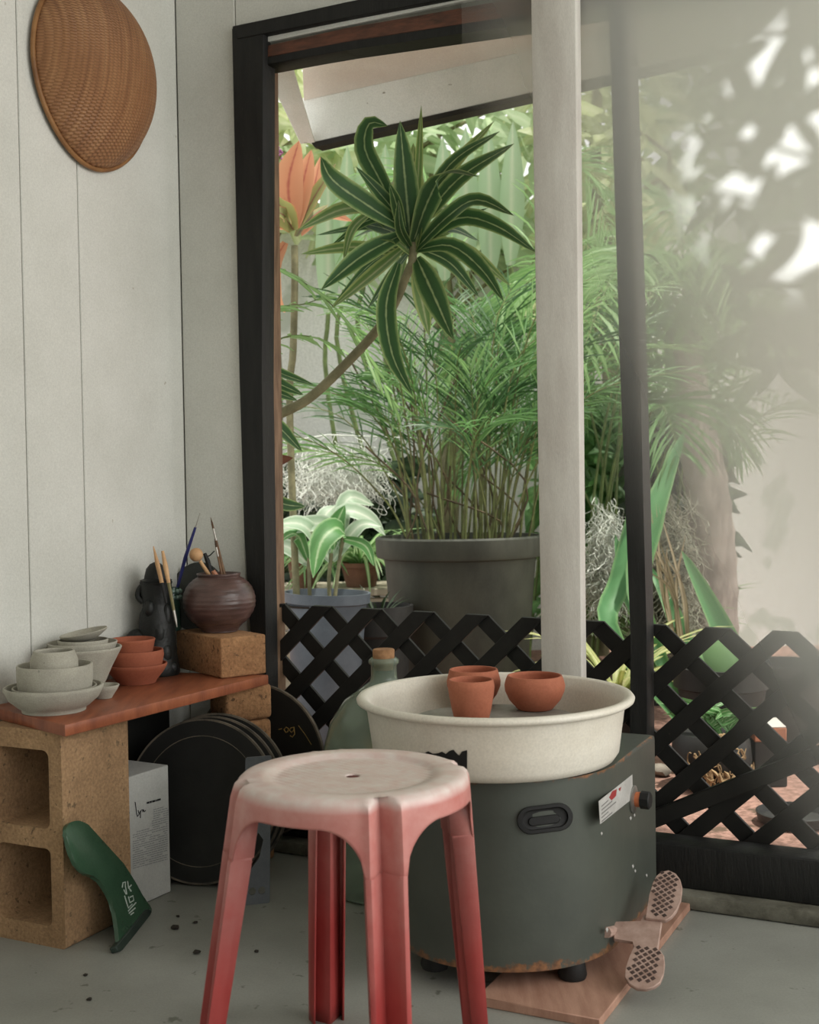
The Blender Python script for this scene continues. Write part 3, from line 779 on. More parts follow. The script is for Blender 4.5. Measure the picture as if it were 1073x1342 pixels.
# two brushes leaning by the black jar
GB = 'brushes by the black lidded jar'
m_olive = mat('olive_handle', c(126, 118, 78), c(100, 94, 62), 12, .5)
T_ = thing('paintbrush', 'tan paintbrush pointing bristles down, leaning right of the black jar', 'paintbrush', at(232, 822, 2.625), GB)
a, b_ = at(232, 822, 2.625), at(213, 722, 2.64)
mb = MB(); mb.tube([a.lerp(b_, .58), a.lerp(b_, .8), b_], [.004, .0055, .003], 10); link('handle', mb, m_tan, T_)
mb = MB(); mb.tube([a.lerp(b_, .22), a.lerp(b_, .58)], [.003, .004], 10); link('ferrule', mb, m_olive, T_)
mb = MB(); mb.tube([a, a.lerp(b_, .1), a.lerp(b_, .22)], [.0006, .003, .003], 8); link('bristles', mb, m_steel, T_)
T_ = thing('paintbrush', 'tan paintbrush with its pointed end up, touching the lid of the black jar', 'paintbrush', at(216, 776, 2.665), GB)
a, b_ = at(218, 790, 2.66), at(201, 716, 2.68)
mb = MB(); mb.tube([a, a.lerp(b_, .35)], [.003, .004], 8); link('ferrule', mb, m_blk, T_)
mb = MB(); mb.tube([a.lerp(b_, .35), a.lerp(b_, .7), b_], [.0045, .005, .0012], 10); link('handle', mb, m_tan, T_)

# ---- bowls
m_bisque = mat('grey_unfired_clay', c(176, 172, 158), c(158, 154, 142), 14, .85, .1, 120, spots=c(138, 134, 124), sscale=60, sth=.72, grain=.16, gscale=420)
GA, GBk, GTc = 'grey bowls in the front stack', 'grey bowls in the back stack', 'terracotta bowls stacked on the shelf'
pa_ = (71, 931)
pot('bowl', *pa_, SZ, shell([(0, 0), (.058, 0), (.059, .006), (.066, .010), (.082, .024), (.0905, .040), (.0912, .045)], .006), 'wide shallow grey clay bowl at the bottom of the front stack', 'bowl', m_bisque, GA)
oA = G(*pa_, SZ)
def on(name, base, dz, prof, label, m, group, dx=(0, 0), tilt=None, cat='bowl'):
    mb = MB(); mb.lathe(prof, (0, 0, 0), 56)
    ob = link(name, mb, m, None, 60); ob.location = base + Vector((dx[0], dx[1], dz + .0006)); ob['label'] = label; ob['category'] = cat; ob['group'] = group
    if tilt: ob.rotation_euler = tilt
    return ob
on('dish', oA, .0075, shell([(0, 0), (.052, 0), (.060, .006), (.074, .029), (.0775, .0365)], .004), 'thin grey dish inside the wide bowl, only its rim showing', m_bisque, GA, (.002, .0), cat='dish')
on('bowl', oA, .0218, shell([(0, 0), (.056, 0), (.062, .006), (.0672, .02), (.0695, .040), (.0695, .063)], .005), 'straight-sided grey bowl in the middle of the front stack', m_bisque, GA, (.003, .0))
on('cup', oA, .0282, shell([(0, 0), (.036, 0), (.040, .006), (.044, .044), (.0435, .068), (.0385, .080), (.038, .083)], .004), 'small grey cup with a narrowed mouth on top of the front stack', m_bisque, GA, (.002, .0), cat='cup')
oB = at(109, 893, 2.46); oB.z = SZ; oB += E1 * max(0, .083 - dW(oB))
on('bowl', oB, 0, shell([(0, 0), (.034, 0), (.036, .006), (.058, .055), (.0765, .090), (.078, .094)], .005), 'deep conical grey bowl at the bottom of the back stack', m_bisque, GBk)
on('bowl', oB, .016, shell([(0, 0), (.032, 0), (.036, .006), (.056, .05), (.068, .085), (.0695, .089)], .004), 'grey bowl nested inside the deep conical bowl, rim just above it', m_bisque, GBk, (-.0, .0))
on('cup', oB, .030, shell([(0, 0), (.030, 0), (.035, .006), (.046, .06), (.050, .080)], .004), 'grey cup standing inside the deep conical bowl', m_bisque, GBk, (.002, -.002), cat='cup')
on('dish', oB, .109, shell([(0, 0), (.020, 0), (.030, .004), (.046, .014), (.048, .017)], .0035), 'small thin grey dish tilted on top of the back stack', m_bisque, GBk, (.006, 0), (.05, -.17, 0), cat='dish')
oD = G(136, 915, SZ)
on('dish', oD, 0, shell([(0, 0), (.016, 0), (.018, .004), (.026, .016), (.031, .025)], .0035), 'small grey dish on the plank, squeezed beside the wide grey bowl', m_bisque, 'small grey dish beside the stacks', cat='dish')
del bpy.data.objects[[o.name for o in bpy.data.objects if o.get('label', '').startswith('small grey dish on')][0]]['group']
oT = G(179, 895, SZ)
m_terra2 = mat('terracotta_bowl_clay', c(164, 94, 68), c(144, 80, 58), 9, .8, .1, 90)
on('bowl', oT, 0, shell([(0, 0), (.040, 0), (.043, .006), (.056, .022), (.0635, .034), (.0655, .040)], .004), 'shallow terracotta bowl at the bottom of the terracotta stack', m_terra2, GTc)
on('bowl', oT, .007, shell([(0, 0), (.038, 0), (.042, .006), (.055, .028), (.0595, .052), (.0585, .062)], .004), 'rounded terracotta bowl in the middle of the terracotta stack', m_terra2, GTc, (-.001, 0))
on('bowl', oT, .0145, shell([(0, 0), (.025, 0), (.029, .006), (.041, .04), (.0485, .074), (.0495, .078)], .004), 'flared terracotta bowl on top of the terracotta stack', m_terra2, GTc, (-.009, .002))

# ---- below the shelf
m_card = mat('white_cardboard', c(196, 196, 192), c(180, 180, 176), 6, .75, .05, 60, spots=c(160, 150, 126), sscale=10, sth=.72)
xr, xl = G(224, 1169, 0), G(190, 1184.5, 0)
xd = (xr - xl).normalized(); xn = Vector((-xd.y, xd.x, 0)); bxH = .262
x0_ = xr - xd * .135
BOX = thing('cardboard_box', 'white cardboard box printed with small text, standing on the floor beside the concrete block', 'box', (xr + x0_) / 2 + xn * .08)
mb = MB(); mb.box(x0_ + Z * .001, xd * .135, xn * .155, Z * bxH, .0015, 1); link('carton', mb, m_card, BOX)
def bxp(px, py): return onplane(px, py, xr - xn * .0008, -xn)
def stroke(mb, pts, w, P3, nrm):
    P = [P3(*p) for p in pts]; mb.tube([p for p in P], w, 5)
mb = MB()
stroke(mb, [(177, 1051), (178, 1058), (179, 1066), (180, 1070), (183, 1066)], .0009, bxp, xn)
stroke(mb, [(181, 1062), (182, 1066), (184, 1063), (184, 1072)], .0009, bxp, xn)
stroke(mb, [(184, 1066), (185, 1062), (187, 1061), (187, 1064), (188, 1061), (189, 1064), (191, 1062)], .0009, bxp, xn)
link('handwriting', mb, m_ink, BOX, 60)
mb = MB()
xx = 192.3
for wd in (3.2, 2.6, 3.6, 1.2, 4.8):
    mb.prism([bxp(xx, 1053.6 - (xx - 192) * .27), bxp(xx + wd, 1053.6 - (xx + wd - 192) * .27), bxp(xx + wd, 1051.2 - (xx + wd - 192) * .27), bxp(xx, 1051.2 - (xx - 192) * .27)], -xn * .0003); xx += wd + .7
link('heading', mb, m_ink, BOX)
mb = MB(); m_fine = mat('fine_grey_print', c(150, 150, 150), c(140, 140, 140), 5, .8)
for r_ in range(26):
    y0_ = 1062 + r_ * 2.9
    if y0_ > 1132: break
    xs, xe = (201, 220) if r_ < 5 else (174 if r_ > 7 else 199, 219)
    x = xs
    while x < xe:
        wd = min(random.uniform(1.5, 5), xe - x + .5)
        if random.random() < .85: mb.prism([bxp(x, y0_ - (x - 200) * .27), bxp(x + wd, y0_ - (x + wd - 200) * .27), bxp(x + wd, y0_ - 1.1 - (x + wd - 200) * .27), bxp(x, y0_ - 1.1 - (x - 200) * .27)], -xn * .0002)
        x += wd + .8
link('printed_lines', mb, m_fine, BOX)

# black wheel bats leaning against the bricks
m_bat = mat('black_coated_board', c(40, 40, 38), c(30, 30, 29), 8, .55, .15, 30, spots=c(70, 68, 60), sscale=24, sth=.72)
m_batedge = mat('worn_board_edge', c(120, 110, 96), c(60, 56, 50), 14, .8)
def bat(name, label, cpos, n, r, th=.011, group=None, cat='pottery bat'):
    T_ = thing(name, label, cat, cpos - Z * r * .98, group); mt = lrot(n)
    mb = MB(); mb.lathe([(0, 0), (r - .001, 0), (r, .001), (r, th - .001), (r - .001, th), (0, th)], cpos, 72, mt); link('disc', mb, m_bat, T_, 40)
    mb = MB(); mb.lathe([(r - .0006, th * .3), (r + .0006, th * .3), (r + .0006, th * 1.02), (r - .0035, th * 1.03)], cpos, 72, mt); link('worn_rim', mb, m_batedge, T_, 40)
    return T_
bn_ = Vector((-.26, -.95, .19)).normalized()
bc = Vector((-.448, 2.565, .170))
GBt = 'black discs leaning under the shelf'
bat('pottery_bat', 'front black round pottery bat leaning under the shelf, next to the white box', bc, bn_, .170, group=GBt)
mt_ = lrot(bn_)
mb = MB(); mb.lathe([(.1335, .0112), (.1345, .0119), (.1355, .0112)], bc, 72, mt_); link('scratched_ring', mb, m_batedge, bpy.data.objects['pottery_bat'], 40)
bat('pottery_bat', 'second black round pottery bat, its worn rim showing behind the front one', bc + Vector((.012, .0155, .002)), bn_, .171, group=GBt)
bat('pottery_bat', 'hindmost black round pottery bat of the leaning three, nearest the bricks', bc + Vector((.024, .031, .004)), bn_, .172, group=GBt)
# bat with yellow paint near the window frame
b2n = (-U * .998 + Z * .05).normalized()
b2 = C0 + E1 * .165 - U * .045 + Z * .204
q_ = at(346, 1012, b2.y); b2.x = q_.x
b2 = C0 + E1 * (b2 - C0).dot(E1) - U * .030 + Z * .204
B2 = bat('pottery_bat', 'black round bat with yellow painted marks, leaning below the window frame', b2, b2n, .173)
def b2p(px, py): return onplane(px, py, b2 + b2n * .0122, b2n)
mb = MB()
stroke(mb, [(365, 956), (369, 955)], .0012, b2p, b2n)
for pts in ([(374, 959), (372, 956), (375, 953), (378, 955), (377, 959), (374, 960)], [(381, 954), (379, 957), (382, 960), (385, 957), (385, 953), (381, 954)], [(385, 953), (386, 962), (383, 966), (380, 964)]):
    stroke(mb, pts, .0012, b2p, b2n)
stroke(mb, [(391, 951), (400, 963), (408, 976)], .0007, b2p, b2n)
link('yellow_marks', mb, mat('yellow_paint', c(170, 140, 76), c(130, 106, 60), 20, .8), B2, 60)
# added dark board against the wall, stands in for shade under the shelf
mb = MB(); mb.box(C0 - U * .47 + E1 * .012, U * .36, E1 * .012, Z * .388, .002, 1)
bb = solo('shade_board', mb, m_bat, 'added flat black board against the wall, standing in for the shade under the shelf', 'board', loc=C0 - U * .29 + E1 * .018)
# perforated grey strip
t0, t1 = G(334, 1188, 0), G(352, 1186, 0)
t0 = t0; sd_ = (t1 - t0).normalized(); up_ = (Vector((.02, .10, 1))).normalized()
sw = .052; t0 = G(319, 1187, 0) + Vector((.0, .0, 0))
mb = MB()
hole = lambda cx, cz, r, n=16: [(cx + r * math.cos(2 * PI * i / n), cz + r * math.sin(2 * PI * i / n)) for i in range(n)]
holed(mb, rrect(0, sw, 0, .29, .004), [hole(.017, .026, .0075), hole(.036, .026, .0075), hole(.017, .22, .0075), hole(.036, .22, .0075),
      [(.014, .07), (.03, .09), (.038, .125), (.028, .14), (.016, .12), (.012, .095)], [(.014, .155), (.036, .165), (.038, .19), (.02, .20)]],
      lambda x, z: t0 + sd_ * x + up_ * z, Vector((0, .005, 0)))
solo('perforated_strip', mb, mat('grey_plastic_strip', c(96, 100, 104), c(80, 84, 88), 12, .5), 'grey perforated strip with round holes, upright behind the left stool leg', 'strip', loc=t0)

# green surfboard fin
m_fin = mat('translucent_green_resin', c(62, 92, 70), c(48, 76, 56), 5, .25, .05, 40, spec=.5)
fa, fb = G(156, 1244, 0), G(199, 1192, 0)
ft = onplane(96, 1094, B0 + E1 * .021, E1)
fa = fa + E1 * .0; fn = (fb - fa).cross(ft - fa).normalized()
if fn.y > 0: fn = -fn
def fp(px, py, off=0): return onplane(px, py, fa + fn * off, fn)
fpts = [(85, 1098), (84, 1088), (88, 1080), (95, 1077), (103, 1077), (117, 1084), (138, 1102), (156, 1127), (174, 1155), (188, 1180), (197, 1192), (192, 1206), (178, 1222), (163, 1243), (155, 1243), (152, 1219), (147, 1190), (138, 1169), (124, 1151), (106, 1144), (94, 1127)]
sp_ = spline([fp(*p) for p in fpts] + [fp(*fpts[0])], 84)[:-1]
FIN = thing('surfboard_fin', 'dark green surfboard fin with white lettering, leaning on the concrete block', 'fin', (fa + fb) / 2)
mb = MB(); mb.prism([p + fn * .004 for p in sp_], -fn * .008, .0022, 2); link('blade', mb, m_fin, FIN, 50)
mb = MB(); mb.prism([fp(*p, .007) for p in ((152, 1240), (192, 1191), (199, 1192), (198, 1199), (162, 1246), (155, 1247))], -fn * .014, .002, 1)
link('base_tab', mb, mat('dark_green_resin', c(54, 66, 58), c(40, 52, 46), 20, .5), FIN, 40)
mb = MB()
def fs(pts, w=.0013):
    mb.tube([fp(*p, .0042) for p in pts], w, 5)
for pts in ([(160, 1163), (161, 1157), (164, 1156), (164, 1161), (166, 1172)], [(162, 1166), (165, 1172)], [(167, 1155), (168, 1162), (171, 1168)], [(168, 1164), (172, 1160)], [(169, 1164), (172, 1168)],
            [(163, 1174), (166, 1184), (168, 1190), (173, 1185)], [(168, 1175), (170, 1183), (175, 1180), (174, 1174), (170, 1176)], [(168, 1194), (178, 1183)], [(169, 1197), (177, 1190)], [(171, 1199), (175, 1196)]):
    fs(pts)
link('lettering', mb, mat('white_print', c(196, 206, 198), c(180, 190, 182), 20, .6), FIN, 60)

# green glass carboy with a cork
t = NT('pale_green_bottle_glass')
b = t.n('ShaderNodeBsdfPrincipled'); b.inputs['Base Color'].default_value = c(208, 222, 206); b.inputs['Roughness'].default_value = .15; b.inputs['Transmission Weight'].default_value = .85; b.inputs['IOR'].default_value = 1.3
t.l(b.outputs[0], t.out.inputs['Surface']); m_glass = t.m
cb = Vector((-.058, 2.492, .0005))
CARB = thing('glass_carboy', 'large pale green glass carboy with a cork, on the floor behind the stool', 'carboy', cb)
mb = MB(); ou = [(0, 0), (.108, 0), (.118, .008), (.122, .03), (.128, .12), (.131, .22), (.127, .29), (.112, .345), (.082, .39), (.046, .415), (.029, .428), (.0265, .438), (.0265, .462), (.031, .465), (.031, .472), (.027, .475)]
mb.lathe(shell(ou, .004), cb, 56); link('bottle', mb, m_glass, CARB, 60)
mb = MB(); mb.lathe([(0, .452), (.0195, .452), (.022, .476), (.0225, .492), (.021, .494), (0, .494)], cb, 20); link('cork', mb, mat('cork', c(166, 126, 90), c(136, 100, 70), 60, .9), CARB, 40)

# bits of dirt on the floor
m_dirt = mat('dark_dirt', c(60, 54, 48), c(40, 36, 32), 40, .9)
for i, (x, y, r, lb) in enumerate([(229, 1218, .008, 'dark clod on the floor, largest one, near the green fin'), (258, 1250, .007, 'dark clod on the floor, close to the left stool leg'), (233, 1202, .004, 'tiny dirt crumb on the floor below the white box'), (256, 1210, .0045, 'tiny dirt crumb below the black bats, left of the stool leg'), (112, 1279, .004, 'tiny dirt crumb on the floor in front of the fin'), (117, 1311, .0045, 'dirt crumb on the floor at the lower left, nearest the viewer'), (336, 1248, .0045, 'dirt crumb on the floor between the left and back stool legs')]):
    mb = MB(); bmesh.ops.create_icosphere(mb.bm, subdivisions=2, radius=r)
    for v in mb.bm.verts: v.co *= random.uniform(.75, 1.15); v.co.z = v.co.z * .55 + r * .5
    g_ = G(x, y, 0); ob = link('dirt_clod', mb, m_dirt, None, 60); ob.location = g_; ob['label'] = lb; ob['category'] = 'dirt'; ob['group'] = 'dirt clods on the floor'

# ---- woven basket on the wall
t = NT('woven_bamboo')
uvn = t.n('ShaderNodeUVMap'); s2 = t.n('ShaderNodeSeparateXYZ'); t.l(uvn.outputs[0], s2.inputs[0])
def tri(v, f):
    return t.math('ABSOLUTE', t.math('SUBTRACT', t.math('FRACT', t.math('MULTIPLY', v, f)), .5))
row = t.math('FLOOR', t.math('MULTIPLY', s2.outputs['X'], 34.))
par = t.math('MULTIPLY', t.math('MODULO', row, 2.), .5)
ribs = tri(s2.outputs['X'], 34.)
wv_ = t.math('ABSOLUTE', t.math('SUBTRACT', t.math('FRACT', t.math('ADD', t.math('MULTIPLY', s2.outputs['Y'], 62.), par)), .5))
hgt = t.math('ADD', t.math('MULTIPLY', wv_, 1.4), t.math('MULTIPLY', t.math('SUBTRACT', .5, ribs), .8))
tc = t.n('ShaderNodeTexCoord')
mpb = t.n('ShaderNodeMapping'); mpb.inputs['Scale'].default_value = (16, 1.2, 1); t.l(uvn.outputs[0], mpb.inputs[0])
big = t.noise(mpb.outputs[0], 1.6, 4)
base = t.ramp(big, [(.25, c(176, 132, 90)), (.5, c(156, 110, 72)), (.75, c(126, 84, 54))])
colr = t.mix(t.math('MULTIPLY', t.math('SUBTRACT', 1., hgt), .55, True), base, c(92, 58, 34))
b = t.n('ShaderNodeBsdfPrincipled'); t.l(colr, b.inputs['Base Color']); b.inputs['Roughness'].default_value = .6
bp = t.n('ShaderNodeBump'); bp.inputs['Strength'].default_value = .85; bp.inputs['Distance'].default_value = .003
t.l(hgt, bp.inputs['Height']); t.l(bp.outputs[0], b.inputs['Normal']); t.l(b.outputs[0], t.out.inputs['Surface']); m_weave = t.m
kc = L(122, 99, .01)
ang = -.10; ex = (-U * -1); ax_ = U * math.cos(ang) + Z * math.sin(ang); az_ = -U * math.sin(ang) + Z * math.cos(ang)
BK = thing('woven_basket', 'round woven bamboo basket hung on the white wall, its dome facing out', 'basket', kc)
RX, RZ, DP = .182, .200, .105
def bpt(r, a, lift=0):
    x = r * math.cos(a); z = r * math.sin(a)
    egg = 1 + .10 * (-z) * 0
    h = DP * (1 - max(0, r) ** 2.6) ** .8 if r < 1 else 0
    return kc + ax_ * (x * RX * (1 - .10 * max(0, -z) ** 2)) + az_ * (z * RZ) + E1 * (h + lift), x, z
mb = MB(); NR, NA = 26, 72; rows = []
for i in range(NR + 1):
    r = (i / NR) ** .8; rows.append([])
    for k in range(NA):
        p, x, z = bpt(r, 2 * PI * k / NA); rows[-1].append((mb.bm.verts.new(p), (x * .5 + .5, z * .5 + .5)))
for i in range(NR):
    for k in range(NA):
        q = [rows[i][k], rows[i][(k + 1) % NA], rows[i + 1][(k + 1) % NA], rows[i + 1][k]]
        mb.quad([v for v, _ in q], [u_ for _, u_ in q])
bmesh.ops.remove_doubles(mb.bm, verts=mb.bm.verts, dist=1e-5)
o = link('woven_dome', mb, m_weave, BK, 60); solid(o, .004)
mb = MB(); P = [bpt(1., 2 * PI * k / 72, .002)[0] for k in range(73)]
mb.tube(P, .0055, 8, False); link('rim_hoop', mb, mat('bamboo_hoop', c(150, 108, 66), c(116, 78, 46), 20, .5), BK, 60)
# ================================================================== the garden outside
R = random.Random(11)
NV = Vector((0, -1, .35)).normalized()          # blades mostly show their upper face to the house
def jit(a): return Vector((R.uniform(-a, a), R.uniform(-a, a), R.uniform(-a, a)))
gnd = -.01
def base_at(px, py, d): p = at(px, py, d); p.z = gnd; return p

g_drac = leafmat('dracaena_leaf', [(0, c(170, 186, 140)), (.05, c(140, 164, 112)), (.12, c(58, 92, 56)), (.70, c(68, 106, 62)), (.86, c(132, 162, 102)), (1, c(176, 192, 132))], trans=.35)
g_dracp = leafmat('dracaena_leaf_pale', [(0, c(186, 196, 150)), (.2, c(120, 150, 92)), (.6, c(110, 146, 84)), (.8, c(176, 192, 124))], trans=.4)
g_ti = leafmat('ti_leaf_orange', [(0, c(160, 84, 70)), (.15, c(196, 134, 100)), (.9, c(206, 148, 112))], trans=.4)
g_tig = leafmat('ti_leaf_olive', [(0, c(120, 60, 66)), (.15, c(128, 132, 82)), (.85, c(150, 150, 96)), (1, c(190, 130, 90))], trans=.4)
g_palm = leafmat('palm_leaflet', [(0, c(128, 170, 104)), (.5, c(104, 150, 88)), (1, c(96, 142, 82))], trans=.45, nscale=6, var=.5)
g_palm2 = leafmat('palm_leaflet_fresh', [(0, c(168, 200, 138)), (.5, c(142, 184, 114)), (1, c(136, 180, 110))], trans=.55, nscale=1.5)
g_silver = leafmat('silver_green_leaf', [(0, c(220, 228, 210)), (.2, c(186, 204, 180)), (.7, c(160, 186, 156)), (1, c(210, 222, 204))], trans=.3)
g_bright = leafmat('bright_green_leaf', [(0, c(190, 214, 170)), (.2, c(104, 156, 92)), (.8, c(92, 146, 84)), (1, c(170, 200, 150))], trans=.4)
g_strap = leafmat('strap_leaf', [(0, c(206, 222, 176)), (.35, c(150, 186, 124)), (1, c(110, 158, 94))], trans=.45)
g_palmd = leafmat('palm_leaflet_dark', [(0, c(92, 132, 78)), (.5, c(60, 98, 54)), (1, c(54, 90, 50))], trans=.35, nscale=4, var=.4)
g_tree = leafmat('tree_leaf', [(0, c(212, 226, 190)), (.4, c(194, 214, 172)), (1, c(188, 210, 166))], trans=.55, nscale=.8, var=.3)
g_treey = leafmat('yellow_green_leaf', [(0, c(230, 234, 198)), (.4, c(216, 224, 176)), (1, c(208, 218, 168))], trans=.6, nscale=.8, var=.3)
g_dk = leafmat('dark_shrub_leaf', [(0, c(74, 92, 62)), (.5, c(48, 66, 44)), (1, c(42, 58, 40))], trans=.2, nscale=1)
g_agave = leafmat('agave_leaf', [(0, c(104, 156, 104)), (.7, c(92, 146, 94)), (1, c(140, 180, 124))], trans=.25)
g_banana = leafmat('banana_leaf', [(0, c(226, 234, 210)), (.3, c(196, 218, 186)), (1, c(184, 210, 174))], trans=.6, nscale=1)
m_stem = mat('grey_brown_stem', c(140, 136, 104), c(104, 102, 76), 20, .8, .3, 60)
m_gstem = mat('green_stem', c(110, 128, 76), c(84, 98, 58), 20, .7)
m_bstem = mat('olive_cane', c(118, 128, 74), c(84, 84, 54), 26, .7)
m_soil = mat('dark_soil', c(58, 50, 42), c(36, 32, 28), 40, .95, .6, 60)
m_gpot = mat('dark_grey_nursery_pot', c(78, 80, 70), c(54, 56, 49), 5, .65, .12, 60, stretch=(1, 1, .5))
m_bpot = mat('blue_grey_pot', c(96, 104, 112), c(76, 84, 92), 6, .5, .05)
m_blkpot = mat('black_nursery_pot', c(46, 46, 44), c(34, 34, 33), 10, .55)
m_moss = mat('grey_spanish_moss', c(228, 230, 222), c(200, 204, 194), 30, .9)

def leaf_px(mb, pts, d, wpx, dz=0, fold=.18, tw=.35, prof=None, seg=12):
    n = len(pts); P = [at(x, y, d + dz * i / (n - 1)) for i, (x, y) in enumerate(pts)]
    mb.blade(P, wpx * d / F, (NV + jit(tw)).normalized(), prof, fold, seg)

# --- dracaena leaning across the opening
dd = 3.04
st_pts = [(542, 318), (540, 342), (532, 362), (520, 392), (500, 425), (460, 470), (405, 522), (355, 549), (328, 575), (314, 640), (310, 720)]
stemP = [at(x, y, dd) for x, y in st_pts]; last = stemP[-1].copy(); last.z = gnd; stemP.append(last)
DR = thing('dracaena', 'variegated striped dracaena whose bare stem leans across the opening in front of the garden', 'plant', last)
mb = MB(); S_ = spline(stemP, 60); mb.tube(S_, [.010 + .004 * (i / 60) for i in range(61)], 12); link('stem', mb, m_stem, DR, 60)
mb = MB(); c0 = (540, 338)
LV = [([(539, 330), (532, 250), (524, 158)], 30, -.10), ([(538, 318), (500, 240), (478, 195), (484, 162), (508, 165)], 25, -.05), ([(542, 318), (548, 230), (552, 138)], 11, .12),
      ([(542, 312), (575, 240), (648, 158)], 20, .15), ([(545, 302), (600, 235), (674, 188)], 22, .05), ([(543, 290), (590, 215), (655, 172)], 15, .12),
      ([(539, 325), (560, 265), (585, 228), (628, 232)], 28, -.16), ([(545, 322), (600, 286), (650, 296), (704, 332)], 22, -.1), ([(541, 330), (585, 285), (625, 262), (674, 283)], 22, -.18),
      ([(544, 328), (590, 322), (630, 352), (660, 395)], 22, -.12), ([(548, 325), (590, 345), (628, 390)], 18, .05), ([(546, 338), (566, 382), (594, 446)], 30, -.14),
      ([(543, 342), (552, 390), (562, 440)], 22, .05), ([(532, 305), (475, 335), (420, 380)], 24, -.08), ([(535, 320), (490, 358), (434, 404)], 20, .02),
      ([(530, 300), (480, 268), (436, 236), (420, 205)], 28, -.15), ([(534, 300), (505, 262), (466, 218)], 16, -.05), ([(515, 272), (450, 274), (390, 302)], 20, .12),
      ([(490, 275), (462, 300), (450, 342)], 12, .08), ([(522, 345), (506, 400), (514, 465), (541, 520)], 24, -.12), ([(536, 330), (512, 362), (482, 404)], 15, .1),
      ([(545, 312), (590, 300), (628, 316)], 16, .15), ([(530, 318), (520, 270), (510, 240)], 14, -.1), ([(536, 328), (548, 300), (540, 262)], 16, .1), ([(540, 320), (580, 330), (610, 345)], 16, .16),
      ([(535, 315), (505, 300), (470, 292)], 16, .14), ([(538, 325), (525, 300), (522, 262)], 14, -.14)]
mp = MB()
for p in ([(541, 335), (530, 300), (520, 282)], [(541, 335), (552, 300), (566, 280)], [(541, 335), (540, 305), (536, 280)], [(541, 335), (560, 312), (590, 306)], [(541, 335), (520, 316), (494, 312)], [(541, 335), (548, 310), (552, 285)]): leaf_px(mp, p, dd, 13, -.02)
for i, (p, w_, dz) in enumerate(LV):
    leaf_px(mp if i in (2, 3, 12, 14, 17, 18) else mb, p, dd, w_ * 1.12, dz)
R = random.Random(77)
for i in range(22):
    a = R.uniform(0, 2 * PI); l_ = R.uniform(70, 150); cx, cy = 540 + R.uniform(-8, 8), 325 + R.uniform(-30, 10); bx, by = cx + math.cos(a) * l_, cy + math.sin(a) * l_ * .8
    sag = R.uniform(5, 30)
    leaf_px((mb, mp)[i % 2], [(cx, cy), ((cx + bx) / 2, (cy + by) / 2 - sag), (bx, by)], dd + .05, R.uniform(11, 19), R.uniform(.02, .16))
R = random.Random(12)
link('foliage', mb, g_drac, DR, 'leaf'); link('pale_foliage', mp, g_dracp, DR, 'leaf')

# --- orange ti plant
td = 3.75; tb = base_at(392, 700, td)
TI = thing('ti_plant', 'ti plant with broad orange and olive leaves beside the left side of the opening', 'plant', tb)
mb = MB(); mb.tube(spline([at(386, 322, td), at(386, 380, td), at(384, 460, td), at(380, 560, td), tb], 24), .011, 8); link('stem', mb, m_stem, TI, 60)
mo, mg = MB(), MB()
for p, w_, dz in [([(384, 300), (378, 240), (392, 184)], 40, .05), ([(376, 285), (352, 240), (348, 190)], 28, .1), ([(395, 308), (425, 282), (462, 290)], 18, -.1), ([(374, 318), (356, 350), (358, 390), (374, 410)], 26, -.1), ([(390, 300), (410, 250), (420, 205)], 20, .2), ([(372, 300), (346, 290), (330, 310)], 22, .1), ([(388, 300), (396, 245), (408, 196)], 34, .12), ([(366, 330), (350, 372), (362, 400)], 22, .05)]:
    leaf_px(mo, p, td, w_, dz)
for p, w_, dz in [([(385, 302), (362, 262), (350, 226)], 42, -.15), ([(390, 300), (412, 258), (440, 214)], 26, .1), ([(384, 298), (372, 282), (346, 272)], 20, -.2), ([(388, 310), (405, 288), (430, 268)], 16, .2)]:
    leaf_px(mg, p, td, w_, dz)
link('orange_foliage', mo, g_ti, TI, 'leaf'); link('olive_foliage', mg, g_tig, TI, 'leaf')
mb = MB()
for i in range(60):
    f = R.random(); p = at(352 + 16 * f, 160 + 48 * f, td + .2) + jit(.012); mb.ball(p, .004, 6)
link('flower_spike', mb, mat('purple_flower', c(176, 120, 160), c(150, 96, 136), 20, .7), TI, 60)

# --- feathery leaf helper
def frond(mb, ms, rach, leaflen, wleaf, n, droop=.3, start=.25, ang=55, flat=1.0, rr=.004, segs=3):
    P = spline(rach, 30)
    ms.tube(P, [rr * (1 - .75 * i / 30) for i in range(31)], 5)
    for i in range(n):
        t = start + (1 - start) * (i + .5) / n
        x = t * 30; j = min(int(x), 29); p = P[j].lerp(P[j + 1], x - j); d = (P[j + 1] - P[j]).normalized()
        sd = d.cross(Vector((0, -.35, 1))); sd = sd.normalized() if sd.length > .05 else d.cross(Vector((1, 0, 0))).normalized()
        prof = math.sin(PI * (.18 + .72 * (t - start) / (1 - start + 1e-6))) ** .7
        for s_ in (-1, 1):
            a = math.radians(ang * (1 - .35 * t) + R.uniform(-8, 8))
            v = (d * math.cos(a) + sd * s_ * math.sin(a) * flat + Vector((0, 0, R.uniform(-.12, .12)))).normalized()
            ln = leaflen * prof * R.uniform(.85, 1.1)
            Q = []; q = p.copy(); vv = v.copy()
            for k in range(segs + 1):
                Q.append(q.copy()); q += vv * (ln / segs); vv = (vv + Vector((0, 0, -droop / segs * 1.6))).normalized()
            mb.strip(Q, wleaf, (NV + jit(.6)).normalized())

